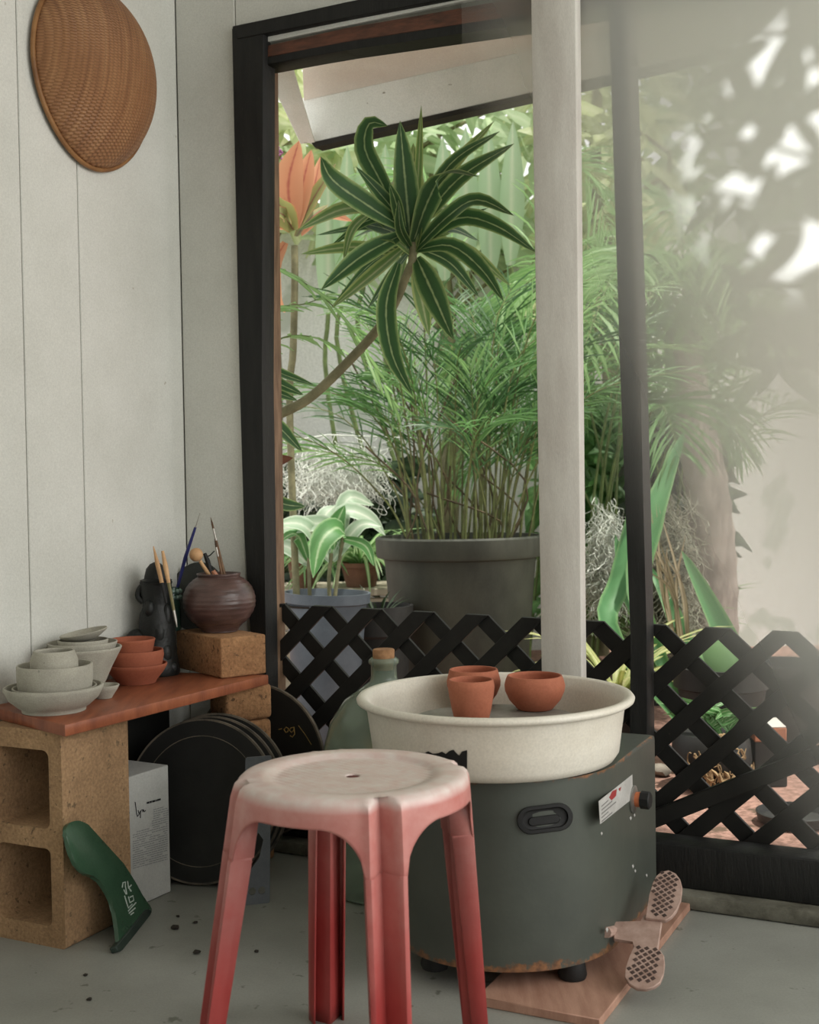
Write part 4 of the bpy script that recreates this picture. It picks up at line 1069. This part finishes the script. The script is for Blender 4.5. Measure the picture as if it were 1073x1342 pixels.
# --- big pot with clumping palm
pd = 4.2
rimc = at(602, 702, pd); rimz = rimc.z; pr_ = .285
pb_ = Vector((rimc.x, pd, gnd))
PP_ = thing('potted_palm', 'clump of fine-leaved palm in a huge dark grey nursery pot behind the lattice', 'potted plant', pb_)
h_ = rimz - gnd
mb = MB(); mb.lathe([(0, 0), (.205, 0), (.212, .01), (.258, h_ - .10), (.262, h_ - .075), (.284, h_ - .07), (.288, h_ - .06), (.290, h_ - .006), (.284, h_), (.272, h_), (.268, h_ - .02), (.262, h_ - .05), (0, h_ - .05)], pb_, 72); link('pot', mb, m_gpot, PP_, 40)
mb = MB(); mb.lathe([(0, h_ - .035), (.15, h_ - .035), (.262, h_ - .045), (.262, h_ - .049), (0, h_ - .049)], pb_, 40); link('soil', mb, m_soil, PP_, 40)
m3 = [MB(), MB(), MB()]; ms = MB()
top = pb_ + Z * (h_ - .05)
for i in range(58):
    a = R.uniform(0, 2 * PI); r = .21 * math.sqrt(R.random())
    b0 = top + Vector((r * math.cos(a) + .03, r * math.sin(a), 0))
    fx = r * math.cos(a) / .21
    out = Vector((fx * .35 + R.uniform(-.2, .2), r * math.sin(a) / .21 * .3 + R.uniform(-.15, .15), 0))
    H_ = R.uniform(.45, 1.0)
    if i < 7: out.x -= .22; H_ *= .7
    elif out.x < -.15: out.x *= .5
    if i > 44: out.x += .18
    P = [b0, b0 + out * .15 + Z * H_ * .4, b0 + out * .5 + Z * H_ * .8, b0 + out * 1.15 + Z * H_ * R.uniform(.86, 1.02)]
    frond(m3[(0, 1, 2, 0, 1)[i % 5]], ms, P, R.uniform(.17, .29), .0062, 12, .35, R.uniform(.38, .55), 48, 1., .0045)
link('canes', ms, m_bstem, PP_, 60); link('foliage', m3[0], g_palm, PP_, 'leaf'); link('dark_foliage', m3[1], g_palmd, PP_, 'leaf'); link('pale_foliage', m3[2], g_palm2, PP_, 'leaf')
# dead twiggy stems
ms = MB()
for i in range(16):
    b0 = top + Vector((R.uniform(-.2, .24), R.uniform(-.15, .15), 0)); H_ = R.uniform(.2, .7)
    ms.tube(spline([b0, b0 + Vector((R.uniform(-.08, .08), 0, H_ * .5)), b0 + Vector((R.uniform(-.25, .2), 0, H_))], 8), .0035, 5)
link('dry_canes', ms, mat('dry_cane', c(100, 88, 62), c(66, 56, 42), 20, .8), PP_, 60)

# --- thin palm at the left
A1 = base_at(300, 700, 3.35)
AP = thing('young_palm', 'slender young palm with long open fronds at the left of the opening', 'palm', A1)
mb, ms = MB(), MB()
d3 = 3.35
for rp, ll, n, dr in (([(340, 342), (385, 362), (440, 405), (482, 468), (520, 535)], .16, 12, .1), ([(330, 470), (370, 443), (410, 442), (455, 462)], .1, 9, .5), ([(330, 430), (350, 405), (400, 398), (430, 385)], .1, 7, .3)):
    frond(mb, ms, [at(x, y, d3 + .05 * i) for i, (x, y) in enumerate(rp)], ll, .010, n, dr, .05, 70, 1., .0035)
ms.tube(spline([A1, at(302, 560, d3), at(318, 420, d3), at(340, 342, d3)], 16), .006, 6)
ms.tube(spline([at(306, 540, d3), at(318, 490, d3), at(330, 470, d3)], 8), .004, 6)
ms.tube(spline([at(314, 460, d3), at(322, 440, d3), at(330, 430, d3)], 8), .004, 6)
link('stems', ms, m_gstem, AP, 60); link('foliage', mb, g_palm2, AP, 'leaf')
# --- low striped plant at left edge
B1 = base_at(330, 700, 3.2)
VP_ = thing('striped_shrub', 'small striped-leaf plant peeking from behind the left side of the opening', 'plant', B1)
mb, ms = MB(), MB()
for p, w_ in [([(330, 470), (370, 490), (412, 505)], 16), ([(332, 490), (365, 503), (398, 518)], 18), ([(330, 520), (360, 515), (390, 525)], 14), ([(335, 545), (365, 560), (396, 592)], 20), ([(330, 600), (355, 640), (372, 672)], 20), ([(332, 640), (370, 660), (400, 664)], 18), ([(330, 440), (355, 470), (372, 490)], 12)]:
    leaf_px(mb, p, 3.2, w_, .05)
ms.tube(spline([B1, at(330, 640, 3.2), at(329, 540, 3.2), at(330, 440, 3.2)], 14), .007, 8)
link('stem', ms, m_stem, VP_, 60); link('foliage', mb, g_drac, VP_, 'leaf')
mb = MB(); leaf_px(mb, [(332, 612), (358, 605), (384, 600)], 3.2, 18, .0); link('red_leaf', mb, leafmat('dry_red_leaf', [(0, c(120, 76, 58)), (1, c(110, 68, 54))], trans=.2), VP_, 'leaf')

# --- blue-grey pot with a broad silvery plant
bpz = at(420, 776, 3.75).z; b_ = Vector((at(421, 776, 3.75).x, 3.75, gnd)); r_ = .132; hb = bpz - gnd
BP = thing('blue_grey_pot_plant', 'blue-grey round pot with a broad silvery leaved plant, behind the lattice at left', 'potted plant', b_)
mb = MB(); mb.lathe([(0, 0), (.085, 0), (.09, .008), (.122, hb - .035), (.132, hb - .03), (.134, hb), (.127, hb), (.118, hb - .04), (0, hb - .04)], b_, 56, Matrix.Rotation(.035, 3, 'Y')); link('pot', mb, m_bpot, BP, 40)
mb = MB(); mb.lathe([(0, hb - .028), (.117, hb - .034), (.117, hb - .04), (0, hb - .04)], b_, 40); link('soil', mb, m_soil, BP, 40)
mb, mg, ms = MB(), MB(), MB()
for p, w_, dz in [([(432, 735), (400, 690), (362, 686)], 26, -.1), ([(402, 730), (430, 688), (372, 692), (340, 700)], 24, -.05), ([(448, 720), (450, 672), (482, 678), (505, 702)], 26, .05), ([(440, 725), (455, 655), (490, 662)], 24, .1), ([(430, 725), (425, 680), (440, 662)], 26, .1), ([(436, 735), (470, 690), (500, 690)], 20, .0), ([(405, 740), (372, 715), (350, 735)], 20, .1)]:
    leaf_px(mb, p, 3.75, w_, dz)
for p, w_, dz in [([(452, 700), (440, 692), (420, 712), (410, 758)], 34, -.15), ([(438, 720), (440, 690), (452, 662)], 24, .0), ([(404, 735), (388, 700), (362, 712)], 18, -.1), ([(446, 705), (478, 715), (490, 742)], 14, -.05)]:
    leaf_px(mg, p, 3.75, w_, dz)
for p in ([(432, 790), (431, 760), (434, 725)], [(406, 790), (405, 755), (404, 725)], [(438, 790), (444, 740), (450, 700)]):
    ms.tube(spline([at(x, y, 3.75) for x, y in p], 8), .006, 8)
link('stems', ms, m_stem, BP, 60); link('silver_foliage', mb, g_silver, BP, 'leaf'); link('green_foliage', mg, g_bright, BP, 'leaf')

# --- strap-leaved plant in a brown pot on a timber ledge
m_plk = mat('weathered_pale_timber', c(176, 168, 150), c(150, 142, 124), 6, .85, .3, 50, stretch=(1, 4, 4))
m_clay = mat('brown_clay_pot', c(124, 92, 72), c(98, 72, 56), 10, .8)
ld = 4.9; lz = at(440, 772, ld).z
LG = thing('timber_ledge', 'low weathered pale timber ledge in the garden behind the pots', 'ledge', base_at(420, 800, ld))
xa, xb = at(330, 770, ld).x, at(545, 770, ld).x
for i in range(3):
    mb = MB(); mb.box(Vector((xa, ld + .13 * i, lz - .03)), Vector((xb - xa, 0, 0)), Vector((0, .12, 0)), Z * .03, .004, 1); link('plank', mb, m_plk, LG, 40)
for i in range(3):
    mb = MB(); mb.box(Vector((xa + .02, ld + .02, gnd + (lz - .035 - gnd) * i / 3)), Vector((xb - xa - .04, 0, 0)), Vector((0, .03, 0)), Z * ((lz - .035 - gnd) / 3 - .006), .004, 1); link('front_board', mb, m_plk, LG, 40)
def smallpot(name, label, px, d, zb, r, h, m, plantfn, cat='potted plant', x=None):
    o = at(px, 700, d); o.z = zb
    T_ = thing(name, label, cat, o)
    mb = MB(); mb.lathe([(0, 0), (r * .7, 0), (r * .72, h * .05), (r * .93, h * .78), (r * 1.02, h * .8), (r * 1.03, h), (r * .94, h), (r * .88, h * .82), (0, h * .82)], o, 40); link('pot', mb, m, T_, 40)
    mb = MB(); mb.lathe([(0, h * .9), (r * .87, h * .88), (r * .87, h * .83), (0, h * .83)], o, 32); link('soil', mb, m_soil, T_, 40)
    plantfn(T_, o + Z * h * .88); return T_
def straps(m, n, ln, w_, up=.5, seed=1, stiff=1.6):
    def f(T_, o):
        r2 = random.Random(seed); mb = MB()
        for i in range(n):
            a = r2.uniform(0, 2 * PI); el = r2.uniform(.5, 1.35) * up * 2
            v = Vector((math.cos(a), math.sin(a), el)).normalized(); q = o + Vector((math.cos(a), math.sin(a), 0)) * .01; Q = []
            l2 = ln * r2.uniform(.6, 1.1)
            for k in range(9):
                Q.append(q.copy()); q += v * l2 / 8; v = (v + Vector((0, 0, -stiff / 8))).normalized()
            mb.strip(Q, w_ * r2.uniform(.7, 1.2), Vector((0, -.2, 1)) if abs(v.z) < .9 else NV, lambda t: (1 - t) ** .5 * min(1, .4 + t * 4))
        link('foliage', mb, m, T_, 'leaf')
    return f
smallpot('spider_plant', 'spider plant with arching strap leaves in a brown clay pot on the timber ledge', 472, 5.0, lz, .085, .10, m_clay, straps(g_strap, 70, .46, .02, .55, 3, 2.0))
smallpot('clay_pot_plant', 'brown clay pot with drooping green leaves at the left end of the timber ledge', 397, 5.0, lz, .07, .13, m_clay, straps(g_bright, 34, .36, .022, .5, 5, 2.2))
smallpot('black_pot', 'black nursery pot with a few short leaves, half hidden left of the huge grey pot', 494, 3.95, gnd, .11, at(494, 793, 3.95).z - gnd, m_blkpot, straps(g_dk, 14, .14, .01, .9, 6, 1.0))

# --- Spanish moss
def moss(name, label, px0, px1, py0, py1, d, n, dsp, ln, rad=.0016, seed=2, colr=None):
    r2 = random.Random(seed); mb = MB()
    o = at((px0 + px1) / 2, py0, d)
    for i in range(n):
        x = r2.triangular(px0, px1, (px0 + px1) / 2); y = py0 + (py1 - py0) * r2.random() ** .6 * .85
        p = at(x, y, d + r2.uniform(-dsp, dsp)); Q = [p]; v = Vector((r2.uniform(-.5, .5), r2.uniform(-.5, .5), -1))
        L_ = ln * r2.uniform(.5, 1.3); k_ = 14
        for k in range(k_):
            v = (v + Vector((r2.uniform(-1.1, 1.1), r2.uniform(-1.1, 1.1), r2.uniform(-.7, .3)))).normalized()
            p = p + v * L_ / k_; Q.append(p)
        mb.tube(Q, [rad * r2.uniform(.7, 1.4)] * len(Q), 3, False)
    T_ = solo(name, mb, colr or m_moss, label, 'moss', None, 60, o)
    return T_
moss('spanish_moss', 'pale grey curtain of spanish moss hanging in the garden left of the dracaena', 360, 520, 565, 650, 4.75, 800, .12, .16, .0011, 2)
mb = MB(); mb.tube([at(335, 585, 4.8), at(430, 570, 4.8), at(560, 575, 4.8)], [.003, .003, .002], 8)
solo('moss_branch', mb, m_moss, 'thin pale twig that carries the spanish moss', 'branch', None, 60, at(430, 322, 4.78))
moss('spanish_moss', 'grey moss tangle beside the huge grey pot, right of the white post', 772, 815, 650, 790, 4.3, 700, .08, .2, .0013, 4)
moss('spanish_moss', 'grey moss tangle hanging on the dead palm trunk at right', 846, 908, 640, 850, 4.3, 1300, .09, .2, .0013, 6, mat('olive_grey_moss', c(160, 158, 140), c(120, 120, 104), 30, .9))

# --- palms on the right and behind
def areca(name, label, px, d, n, H0, H1, spread, ll, m, seed, lean=(0, 0), cat='palm', nl=26, wl=.010):
    global R
    R = random.Random(seed); o = base_at(px, 700, d)
    T_ = thing(name, label, cat, o); mb, ms = MB(), MB()
    for i in range(n):
        a = R.uniform(0, 2 * PI); H_ = R.uniform(H0, H1); s_ = spread * R.uniform(.5, 1.15)
        v = Vector((math.cos(a) * s_ + lean[0], math.sin(a) * s_ * .6 + lean[1], 0)); b0 = o + Vector((R.uniform(-.12, .12), R.uniform(-.1, .1), 0))
        frond(mb, ms, [b0, b0 + v * .18 + Z * H_ * .55, b0 + v * .55 + Z * H_ * .92, b0 + v * .95 + Z * H_, b0 + v * 1.3 + Z * H_ * .85], ll, wl, nl, .55, .42, 58, 1., .007)
    link('stems', ms, m_gstem, T_, 60); link('foliage', mb, m, T_, 'leaf'); return T_
areca('areca_palm', 'tall areca palm with arching fronds between the white post and the dracaena', 690, 5.3, 5, 1.3, 2.2, .75, .36, g_palm2, 21)
areca('areca_palm', 'areca palm whose fronds fill the gap between white post and black frame', 790, 4.7, 11, 1.0, 1.85, .6, .3, g_palm, 22)
areca('areca_palm', 'areca palm with pale arching fronds seen through the painted haze', 900, 4.9, 14, 1.1, 1.9, .6, .3, g_palm2, 23)

def tree(name, label, px0, px1, py0, py1, d, dsp, n, lw, ll, m, seed, cat='tree', trunk=True):
    r2 = random.Random(seed); o = base_at((px0 + px1) / 2, 700, d)
    T_ = thing(name, label, cat, o); mb = MB()
    for i in range(n):
        p = at(r2.uniform(px0, px1) if trunk else (r2.uniform(px0, px1) + r2.uniform(px0, px1)) / 2, r2.uniform(py0, py1), d + r2.uniform(-dsp, dsp))
        a = r2.uniform(0, 2 * PI); v = Vector((math.cos(a), math.sin(a) * .6, r2.uniform(-.9, .3))).normalized(); l_ = ll * r2.uniform(.6, 1.2)
        mb.strip([p, p + v * l_ * .33, p + v * l_ * .66 - Z * l_ * .05, p + v * l_ - Z * l_ * .15], lw * r2.uniform(.7, 1.2), (NV + Vector((r2.uniform(-.7, .7), r2.uniform(-.7, .7), r2.uniform(-.7, .7)))).normalized())
    link('foliage', mb, m, T_, 'leaf')
    if trunk:
        ms = MB(); t0_ = at((px0 + px1) / 2, (py0 + py1) / 2, d)
        ms.tube(spline([o, o.lerp(t0_, .5) + Vector((.08, 0, 0)), t0_, at((px0 + px1) / 2 + 8, py0, d)], 14), [.06 - .003 * i for i in range(15)], 8)
        for k in range(5):
            q = o.lerp(t0_, .6 + .08 * k); ms.tube(spline([q, q + Vector((r2.uniform(-.4, .4), 0, .3)), q + Vector((r2.uniform(-.9, .9), 0, .7))], 8), [.02 - .002 * i for i in range(9)], 6)
        link('trunk', ms, m_stem, T_, 60)
    return T_
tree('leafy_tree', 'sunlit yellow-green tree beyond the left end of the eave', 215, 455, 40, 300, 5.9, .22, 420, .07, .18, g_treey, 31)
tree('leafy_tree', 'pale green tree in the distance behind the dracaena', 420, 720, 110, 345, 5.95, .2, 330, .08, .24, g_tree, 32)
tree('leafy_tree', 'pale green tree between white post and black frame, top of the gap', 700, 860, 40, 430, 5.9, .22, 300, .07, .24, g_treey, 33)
tree('leafy_tree', 'broad tree at the right, blurred by the painted haze', 830, 1180, -120, 440, 6.6, .5, 800, .08, .26, g_tree, 34)
tree('dark_shrub', 'dark shrub low behind the hanging spanish moss', 340, 560, 600, 760, 5.6, .25, 800, .06, .14, g_dk, 35, 'shrub', False)
tree('green_shrub', 'green shrub behind the huge grey pot, right of the white post', 690, 860, 520, 800, 5.6, .3, 500, .06, .18, g_palm, 36, 'shrub', False)
tree('dark_shrub', 'dark shrub behind the cactus pots at the right', 840, 935, 540, 860, 5.3, .3, 900, .07, .18, g_dk, 37, 'shrub', False)
# banana-like upright leaves behind
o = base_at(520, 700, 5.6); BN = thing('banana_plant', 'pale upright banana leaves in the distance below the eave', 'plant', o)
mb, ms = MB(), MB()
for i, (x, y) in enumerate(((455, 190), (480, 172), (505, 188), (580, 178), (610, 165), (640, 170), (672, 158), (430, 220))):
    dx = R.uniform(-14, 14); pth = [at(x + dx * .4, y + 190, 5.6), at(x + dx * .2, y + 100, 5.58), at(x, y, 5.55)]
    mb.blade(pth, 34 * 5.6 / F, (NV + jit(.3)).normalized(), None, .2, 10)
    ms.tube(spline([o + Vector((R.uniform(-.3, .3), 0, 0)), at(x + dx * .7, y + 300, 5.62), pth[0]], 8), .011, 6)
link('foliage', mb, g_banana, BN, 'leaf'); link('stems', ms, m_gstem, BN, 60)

# --- palm trunk, agave blades, cactus and pots at the right
o = base_at(930, 900, 4.55)
TR = thing('palm_trunk', 'pale bare palm trunk behind the agave, dim through the painted haze', 'trunk', o)
mb = MB(); P = spline([o, at(934, 760, 4.55), at(926, 640, 4.55), at(905, 520, 4.6), at(895, 420, 4.6)], 40)
mb.tube(P, [.098 + .006 * (i % 3 == 0) - .001 * i for i in range(41)], 20)
link('trunk', mb, mat('pale_bark', c(168, 156, 146), c(128, 116, 108), 14, .9, .5, 40, stretch=(2, 2, .6)), TR, 50)
tp = at(895, 420, 4.6); mb, ms = MB(), MB()
for k in range(9):
    a = 2 * PI * k / 9; v = Vector((math.cos(a), math.sin(a) * .7, 0))
    frond(mb, ms, [tp, tp + v * .25 + Z * .2, tp + v * .6 + Z * .15, tp + v * .95 - Z * .2], .3, .016, 26, .7, .15, 60, 1., .006)
link('frond_stems', ms, m_gstem, TR, 60); link('fronds', mb, g_palm2, TR, 'leaf')
o = base_at(905, 900, 4.0)
AG = thing('agave', 'agave with long broad green blades rising right of the black frame', 'plant', o)
mb = MB()
for p, w_, dz in [([(838, 790), (852, 690), (872, 630), (897, 565)], 34, .05), ([(985, 930), (955, 850), (925, 785), (893, 722)], 36, -.05), ([(905, 880), (880, 800), (850, 740)], 26, .1), ([(800, 830), (812, 760), (834, 660), (838, 600)], 30, .1), ([(850, 830), (820, 770), (806, 700)], 24, .1)]:
    P = [at(x, y, 4.0 + dz * i) for i, (x, y) in enumerate(p)]
    P = [o.lerp(P[0], .0) + Vector((0, 0, .0))] + P
    mb.blade(P, w_ * 4.0 / F, (NV + jit(.3)).normalized(), lambda t: min(1, 1.5 * (1 - t) ** .6 + .02) * min(1, .45 + t * 1.5), .3, 18)
link('blades', mb, g_agave, AG, 'leaf')
mb = MB()
for i in range(12):
    x = R.uniform(855, 905); q = [o + jit(.05), at(R.uniform(870, 900), 790, 4.05), at(R.uniform(850, 900), R.uniform(660, 760), 4.05)]; q[0].z = gnd
    mb.blade(q, .011, (NV + jit(.4)).normalized(), None, .2, 8)
link('dry_blades', mb, leafmat('dry_leaf', [(0, c(186, 168, 138)), (1, c(150, 132, 104))], trans=.25), AG, 'leaf')
smallpot('bromeliad', 'pale yellow-green bromeliad low in the gap between white post and black frame', 806, 3.9, gnd, .09, .16, m_blkpot, straps(leafmat('pale_yellow_leaf', [(0, c(226, 224, 176)), (.5, c(200, 204, 140)), (1, c(180, 190, 126))], trans=.4), 46, .42, .03, .75, 8, 1.4), 'potted plant')
smallpot('bromeliad', 'pale green strap-leaved bromeliad low behind the lattice, just right of the black frame', 850, 4.6, gnd, .1, .2, m_blkpot, straps(g_strap, 40, .5, .03, .8, 9, 1.2), 'potted plant')
# cactus pot
def cactus(T_, o):
    mb = MB()
    for dx, dz, r, sz in ((-.0, .05, .06, 1.3), (.045, .04, .045, 1.2), (-.05, .03, .035, 1.2)):
        mb.ball(o + Vector((dx, 0, dz)), r, 18, (1, .28, sz)); 
    link('pads', mb, g_agave, T_, 60)
smallpot('cactus_pot', 'dark pot with green cactus pads behind the lattice, below the agave', 943, 3.55, gnd, .135, at(943, 872, 3.55).z - gnd, m_blkpot, cactus)
# black pot full of dry roots
o = base_at(932, 1000, 3.32)
RT = thing('root_bound_pot', 'round black pot wrapped in pale dry roots, on the gravel behind the lattice', 'potted plant', o)
mb = MB(); mb.lathe([(0, 0), (.07, 0), (.098, .03), (.108, .08), (.104, .13), (.09, .15), (.08, .145), (0, .14)], o, 40); link('pot', mb, m_blkpot, RT, 50)
ms = MB()
for i in range(40):
    a = R.uniform(-2.6, -.5); Q = []
    z_ = R.uniform(.02, .14)
    for k in range(10):
        a += R.uniform(-.12, .16); z_ = min(.16, max(.005, z_ + R.uniform(-.03, .025)))
        rr_ = .112 - .03 * max(0, (z_ - .12) / .04) - .03 * max(0, (.04 - z_) / .04); Q.append(o + Vector((rr_ * math.cos(a), rr_ * math.sin(a), z_)))
    ms.tube(spline(Q, 18), .0018 if i % 8 else .005, 5)
link('roots', ms, mat('pale_root', c(176, 150, 112), c(120, 100, 74), 30, .85), RT, 60)
mb = MB()
for i in range(18):
    mb.blade([o + Vector((R.uniform(-.06, .06), 0, .145)), o + Vector((R.uniform(-.1, .1), 0, .2)), o + Vector((R.uniform(-.16, .14), R.uniform(-.05, .05), .2 + R.uniform(-.02, .06)))], .018, (NV + jit(.5)).normalized(), None, .2, 6)
link('foliage', mb, g_bright, RT, 'leaf')
def nothing(T_, o): pass
smallpot('black_pot', 'tall black pot at the far right behind the lattice, dim through the painted haze', 1024, 3.7, gnd, .125, at(1024, 868, 3.7).z - gnd, m_blkpot, nothing)
smallpot('black_pot', 'small dark grey pot between the cactus pot and the terracotta block', 985, 3.95, gnd, .12, at(985, 900, 3.95).z - gnd, m_gpot, nothing)
o = at(1010, 958, 3.28)
mb = MB(); mb.box(o + Vector((-.045, 0, -.03)), Vector((.088, .0, 0)), Vector((.012, .13, 0)), Z * .038, .003, 1)
TBk = thing('terracotta_block', 'small terracotta block with a white painted top behind the lattice at right', 'block', Vector((o.x, 3.33, gnd)))
link('block', mb, mat('terracotta_brick', c(176, 116, 86), c(150, 94, 70), 12, .9), TBk, 40)
mb = MB(); mb.box(o + Vector((-.044, .001, .0082)), Vector((.086, 0, 0)), Vector((.012, .128, 0)), Z * .003, .001, 1); link('white_top', mb, m_white, TBk, 40)
mb = MB(); mb.box(Vector((o.x - .04, 3.30, gnd)), Vector((.09, 0, 0)), Vector((0, .1, 0)), Z * (o.z - .031 - gnd), .004, 1); link('stone_base', mb, m_blkpot, TBk, 40)
o = base_at(1040, 1060, 2.95)
mb = MB(); mb.lathe([(0, 0), (.07, 0), (.085, .01), (.09, .03), (.085, .032), (.078, .014), (0, .01)], (0, 0, 0), 40)
ob = solo('saucer', mb, m_blkpot, 'dark plant saucer on the gravel at the far right behind the lattice', 'saucer'); ob.location = o

# small stones and leaf litter
m_stone = mat('grey_stone', c(150, 142, 130), c(116, 108, 98), 20, .9, .3)
for i, (x, y, d, r, lb) in enumerate([(865, 990, 3.45, .03, 'grey stone on the gravel beside the black frame'), (884, 1006, 3.3, .018, 'small pebble on the gravel left of the root-wrapped pot'), (1000, 985, 3.6, .024, 'grey stone on the gravel below the terracotta block'), (415, 880, 3.4, .035, 'pale stone seen through the left end of the lattice'), (462, 882, 3.3, .03, 'pale stone seen through the second lattice gap')]):
    mb = MB(); bmesh.ops.create_icosphere(mb.bm, subdivisions=2, radius=r)
    for v in mb.bm.verts: v.co *= R.uniform(.8, 1.15); v.co.z = v.co.z * .65 + r * .6
    p = base_at(x, y, d); ob = solo('stone', mb, m_stone, lb, 'stone', 'stones on the gravel'); ob.location = p

# --- pale neighbouring wall far behind
m_far = mat('pale_render', c(244, 245, 241), c(214, 216, 211), 90, .95, .5, 160, spots=c(200, 206, 196), sscale=3, sth=.6, lo=.3, hi=.7)
mb = MB(); mb.box(Vector((-4.6, 6.1, gnd)), Vector((11, 0, 0)), Vector((0, .15, 0)), Z * 2.12); struct('wall_far', mb, m_far)

# ================================================================== lattice fence
m_lat = mat('black_lattice_wood', c(34, 33, 30), c(24, 23, 21), 10, .6, .2, 50, spots=c(60, 56, 50), sscale=20, sth=.72)
lo_off = .062
pk = [sW(x, 800, lo_off) for x in (420.5, 498.5, 581, 664.5)] + [sW(939, 824, lo_off)]
pitch = (pk[4] - pk[0]) / 7; s00 = pk[0]
zt0, zt1 = W(420, 795, lo_off).z, W(939, 824, lo_off).z
tilt = (zt1 - zt0) / (pk[4] - pk[0])
w_ = pitch * .272; sL, sR = sW(349, 700, lo_off), 2.03
LF = thing('lattice_fence', 'black wooden diamond lattice fence outside the opening, with a diagonal brace at right', 'fence', wp(1.1, lo_off, .03))
def clip(poly, f):
    out = []
    for i in range(len(poly)):
        a, b_ = poly[i], poly[(i + 1) % len(poly)]; fa_, fb_ = f(a), f(b_)
        if fa_ >= 0: out.append(a)
        if fa_ * fb_ < 0: t_ = fa_ / (fa_ - fb_); out.append((a[0] + (b_[0] - a[0]) * t_, a[1] + (b_[1] - a[1]) * t_))
    return out
zbot = .036
asp = .97
def slats(sign, off):
    mb = MB(); hw_ = w_ / 2 * 1.414
    for k in range(-8, 26):
        s_ = s00 + k * pitch
        poly = [(s_ - hw_ - 2, (-2) * sign * asp), (s_ + hw_ - 2, -2 * sign * asp), (s_ + hw_ + 2, 2 * sign * asp), (s_ - hw_ + 2, 2 * sign * asp)]
        for f in (lambda p: p[0] - sL, lambda p: sR - p[0], lambda p: .001 - p[1], lambda p: p[1] - (zbot - zt0)):
            poly = clip(poly, f)
            if len(poly) < 3: break
        if len(poly) >= 3:
            mb.prism([wp(x, off, min(max(zt0 + y + tilt * (x - s00), zbot), 9)) for x, y in poly], U * .009, .0008, 1)
    return mb
link('rising_slats', slats(1, lo_off), m_lat, LF, 30); link('falling_slats', slats(-1, lo_off + .0095), m_lat, LF, 30)
mb = MB(); q = [W(850, 1064, lo_off - .02), W(1150, 947, lo_off - .02), W(1150, 972, lo_off - .02), W(850, 1089, lo_off - .02)]
mb.prism(q, U * .018, .002, 1); link('brace', mb, m_lat, LF, 30)

# added leafy branch outside the upper right, breaks the spot lamp into dapples
q0 = W(1000, 190, .42)
OB = thing('dapple_branch', 'added leafy branch at the upper right, breaking the spot lamp into dapples on the hazed pane', 'branch', q0)
R = random.Random(5); mb, ms = MB(), MB()
for j in range(9):
    a = W(1330 - 10 * j, 55 + 52 * j, .44); e = W(960 + R.uniform(-30, 40), 55 + 52 * j + R.uniform(-40, 40), .40)
    P = spline([a, a.lerp(e, .5) + Z * .04, e], 16); ms.tube(P, [.006 - .0003 * i for i in range(17)], 6)
    for i in range(17):
        for k in range(1 + i % 2):
            v = Vector((R.uniform(-1, 1), R.uniform(-.3, .3), R.uniform(-1.1, .5))).normalized(); l_ = R.uniform(.09, .16); p = P[i] + jit(.02)
            mb.blade([p, p + v * l_ * .5, p + v * l_ - Z * .01], R.uniform(.026, .046), (-U + jit(.5)).normalized(), None, .15, 6)
a = W(1330, 40, .44); ms.tube(spline([a + Z * .02, a, W(1330, 250, .45), W(1340, 600, .46)], 10), .012, 6)
link('twigs', ms, m_stem, OB, 60); link('foliage', mb, g_palm, OB, 'leaf')
# ================================================================== light
w = bpy.data.worlds.new('world'); sc.world = w; w.use_nodes = True
bg = w.node_tree.nodes['Background']; bg.inputs[0].default_value = (.97, .97, .94, 1); bg.inputs[1].default_value = 1.3
def area(name, loc, tgt, size, power, col=(1, 1, 1), sy=None):
    l = bpy.data.lights.new(name, 'AREA'); l.energy = power; l.size = size; l.color = col
    if sy: l.shape = 'RECTANGLE'; l.size_y = sy
    o = bpy.data.objects.new(name, l); COL.objects.link(o); o.location = loc
    o.rotation_euler = (Vector(tgt) - Vector(loc)).to_track_quat('-Z', 'Y').to_euler(); return o
area('daylight_open_side', (2.9, .95, 1.5), (0, 2.3, .5), 1.6, 42, (1, .99, .95))
area('fill_lamp', (2.3, -.7, 1.7), (.6, 2.2, .9), 1.3, 17, (1, .99, .96))  # added unseen fill lamp from camera right, brightens the pane and floor
s = bpy.data.lights.new('sun', 'SUN'); s.energy = 4.5; s.angle = .03; s.color = (1, .97, .88)
so = bpy.data.objects.new('sun', s); COL.objects.link(so); so.rotation_euler = (-Vector((.28, -.14, 1))).to_track_quat('-Z', 'Y').to_euler()
sp_l = bpy.data.lights.new('dapple_spot', 'SPOT'); sp_l.energy = 500; sp_l.spot_size = math.radians(15); sp_l.spot_blend = .5; sp_l.shadow_soft_size = .038; sp_l.color = (.96, .97, 1)  # added spot lamp in place of sun, throws the dapples on the pane
so2 = bpy.data.objects.new('dapple_spot', sp_l); COL.objects.link(so2)
tg = W(1095, 185, 0); so2.location = tg + U * 1.9 + E1 * .75 + Z * .42
so2.rotation_euler = (tg - so2.location).to_track_quat('-Z', 'Y').to_euler()
vs = sc.view_settings
vs.view_transform = 'Standard'; vs.look = 'None'; vs.gamma = 1; vs.exposure = .1; vs.use_curve_mapping = False
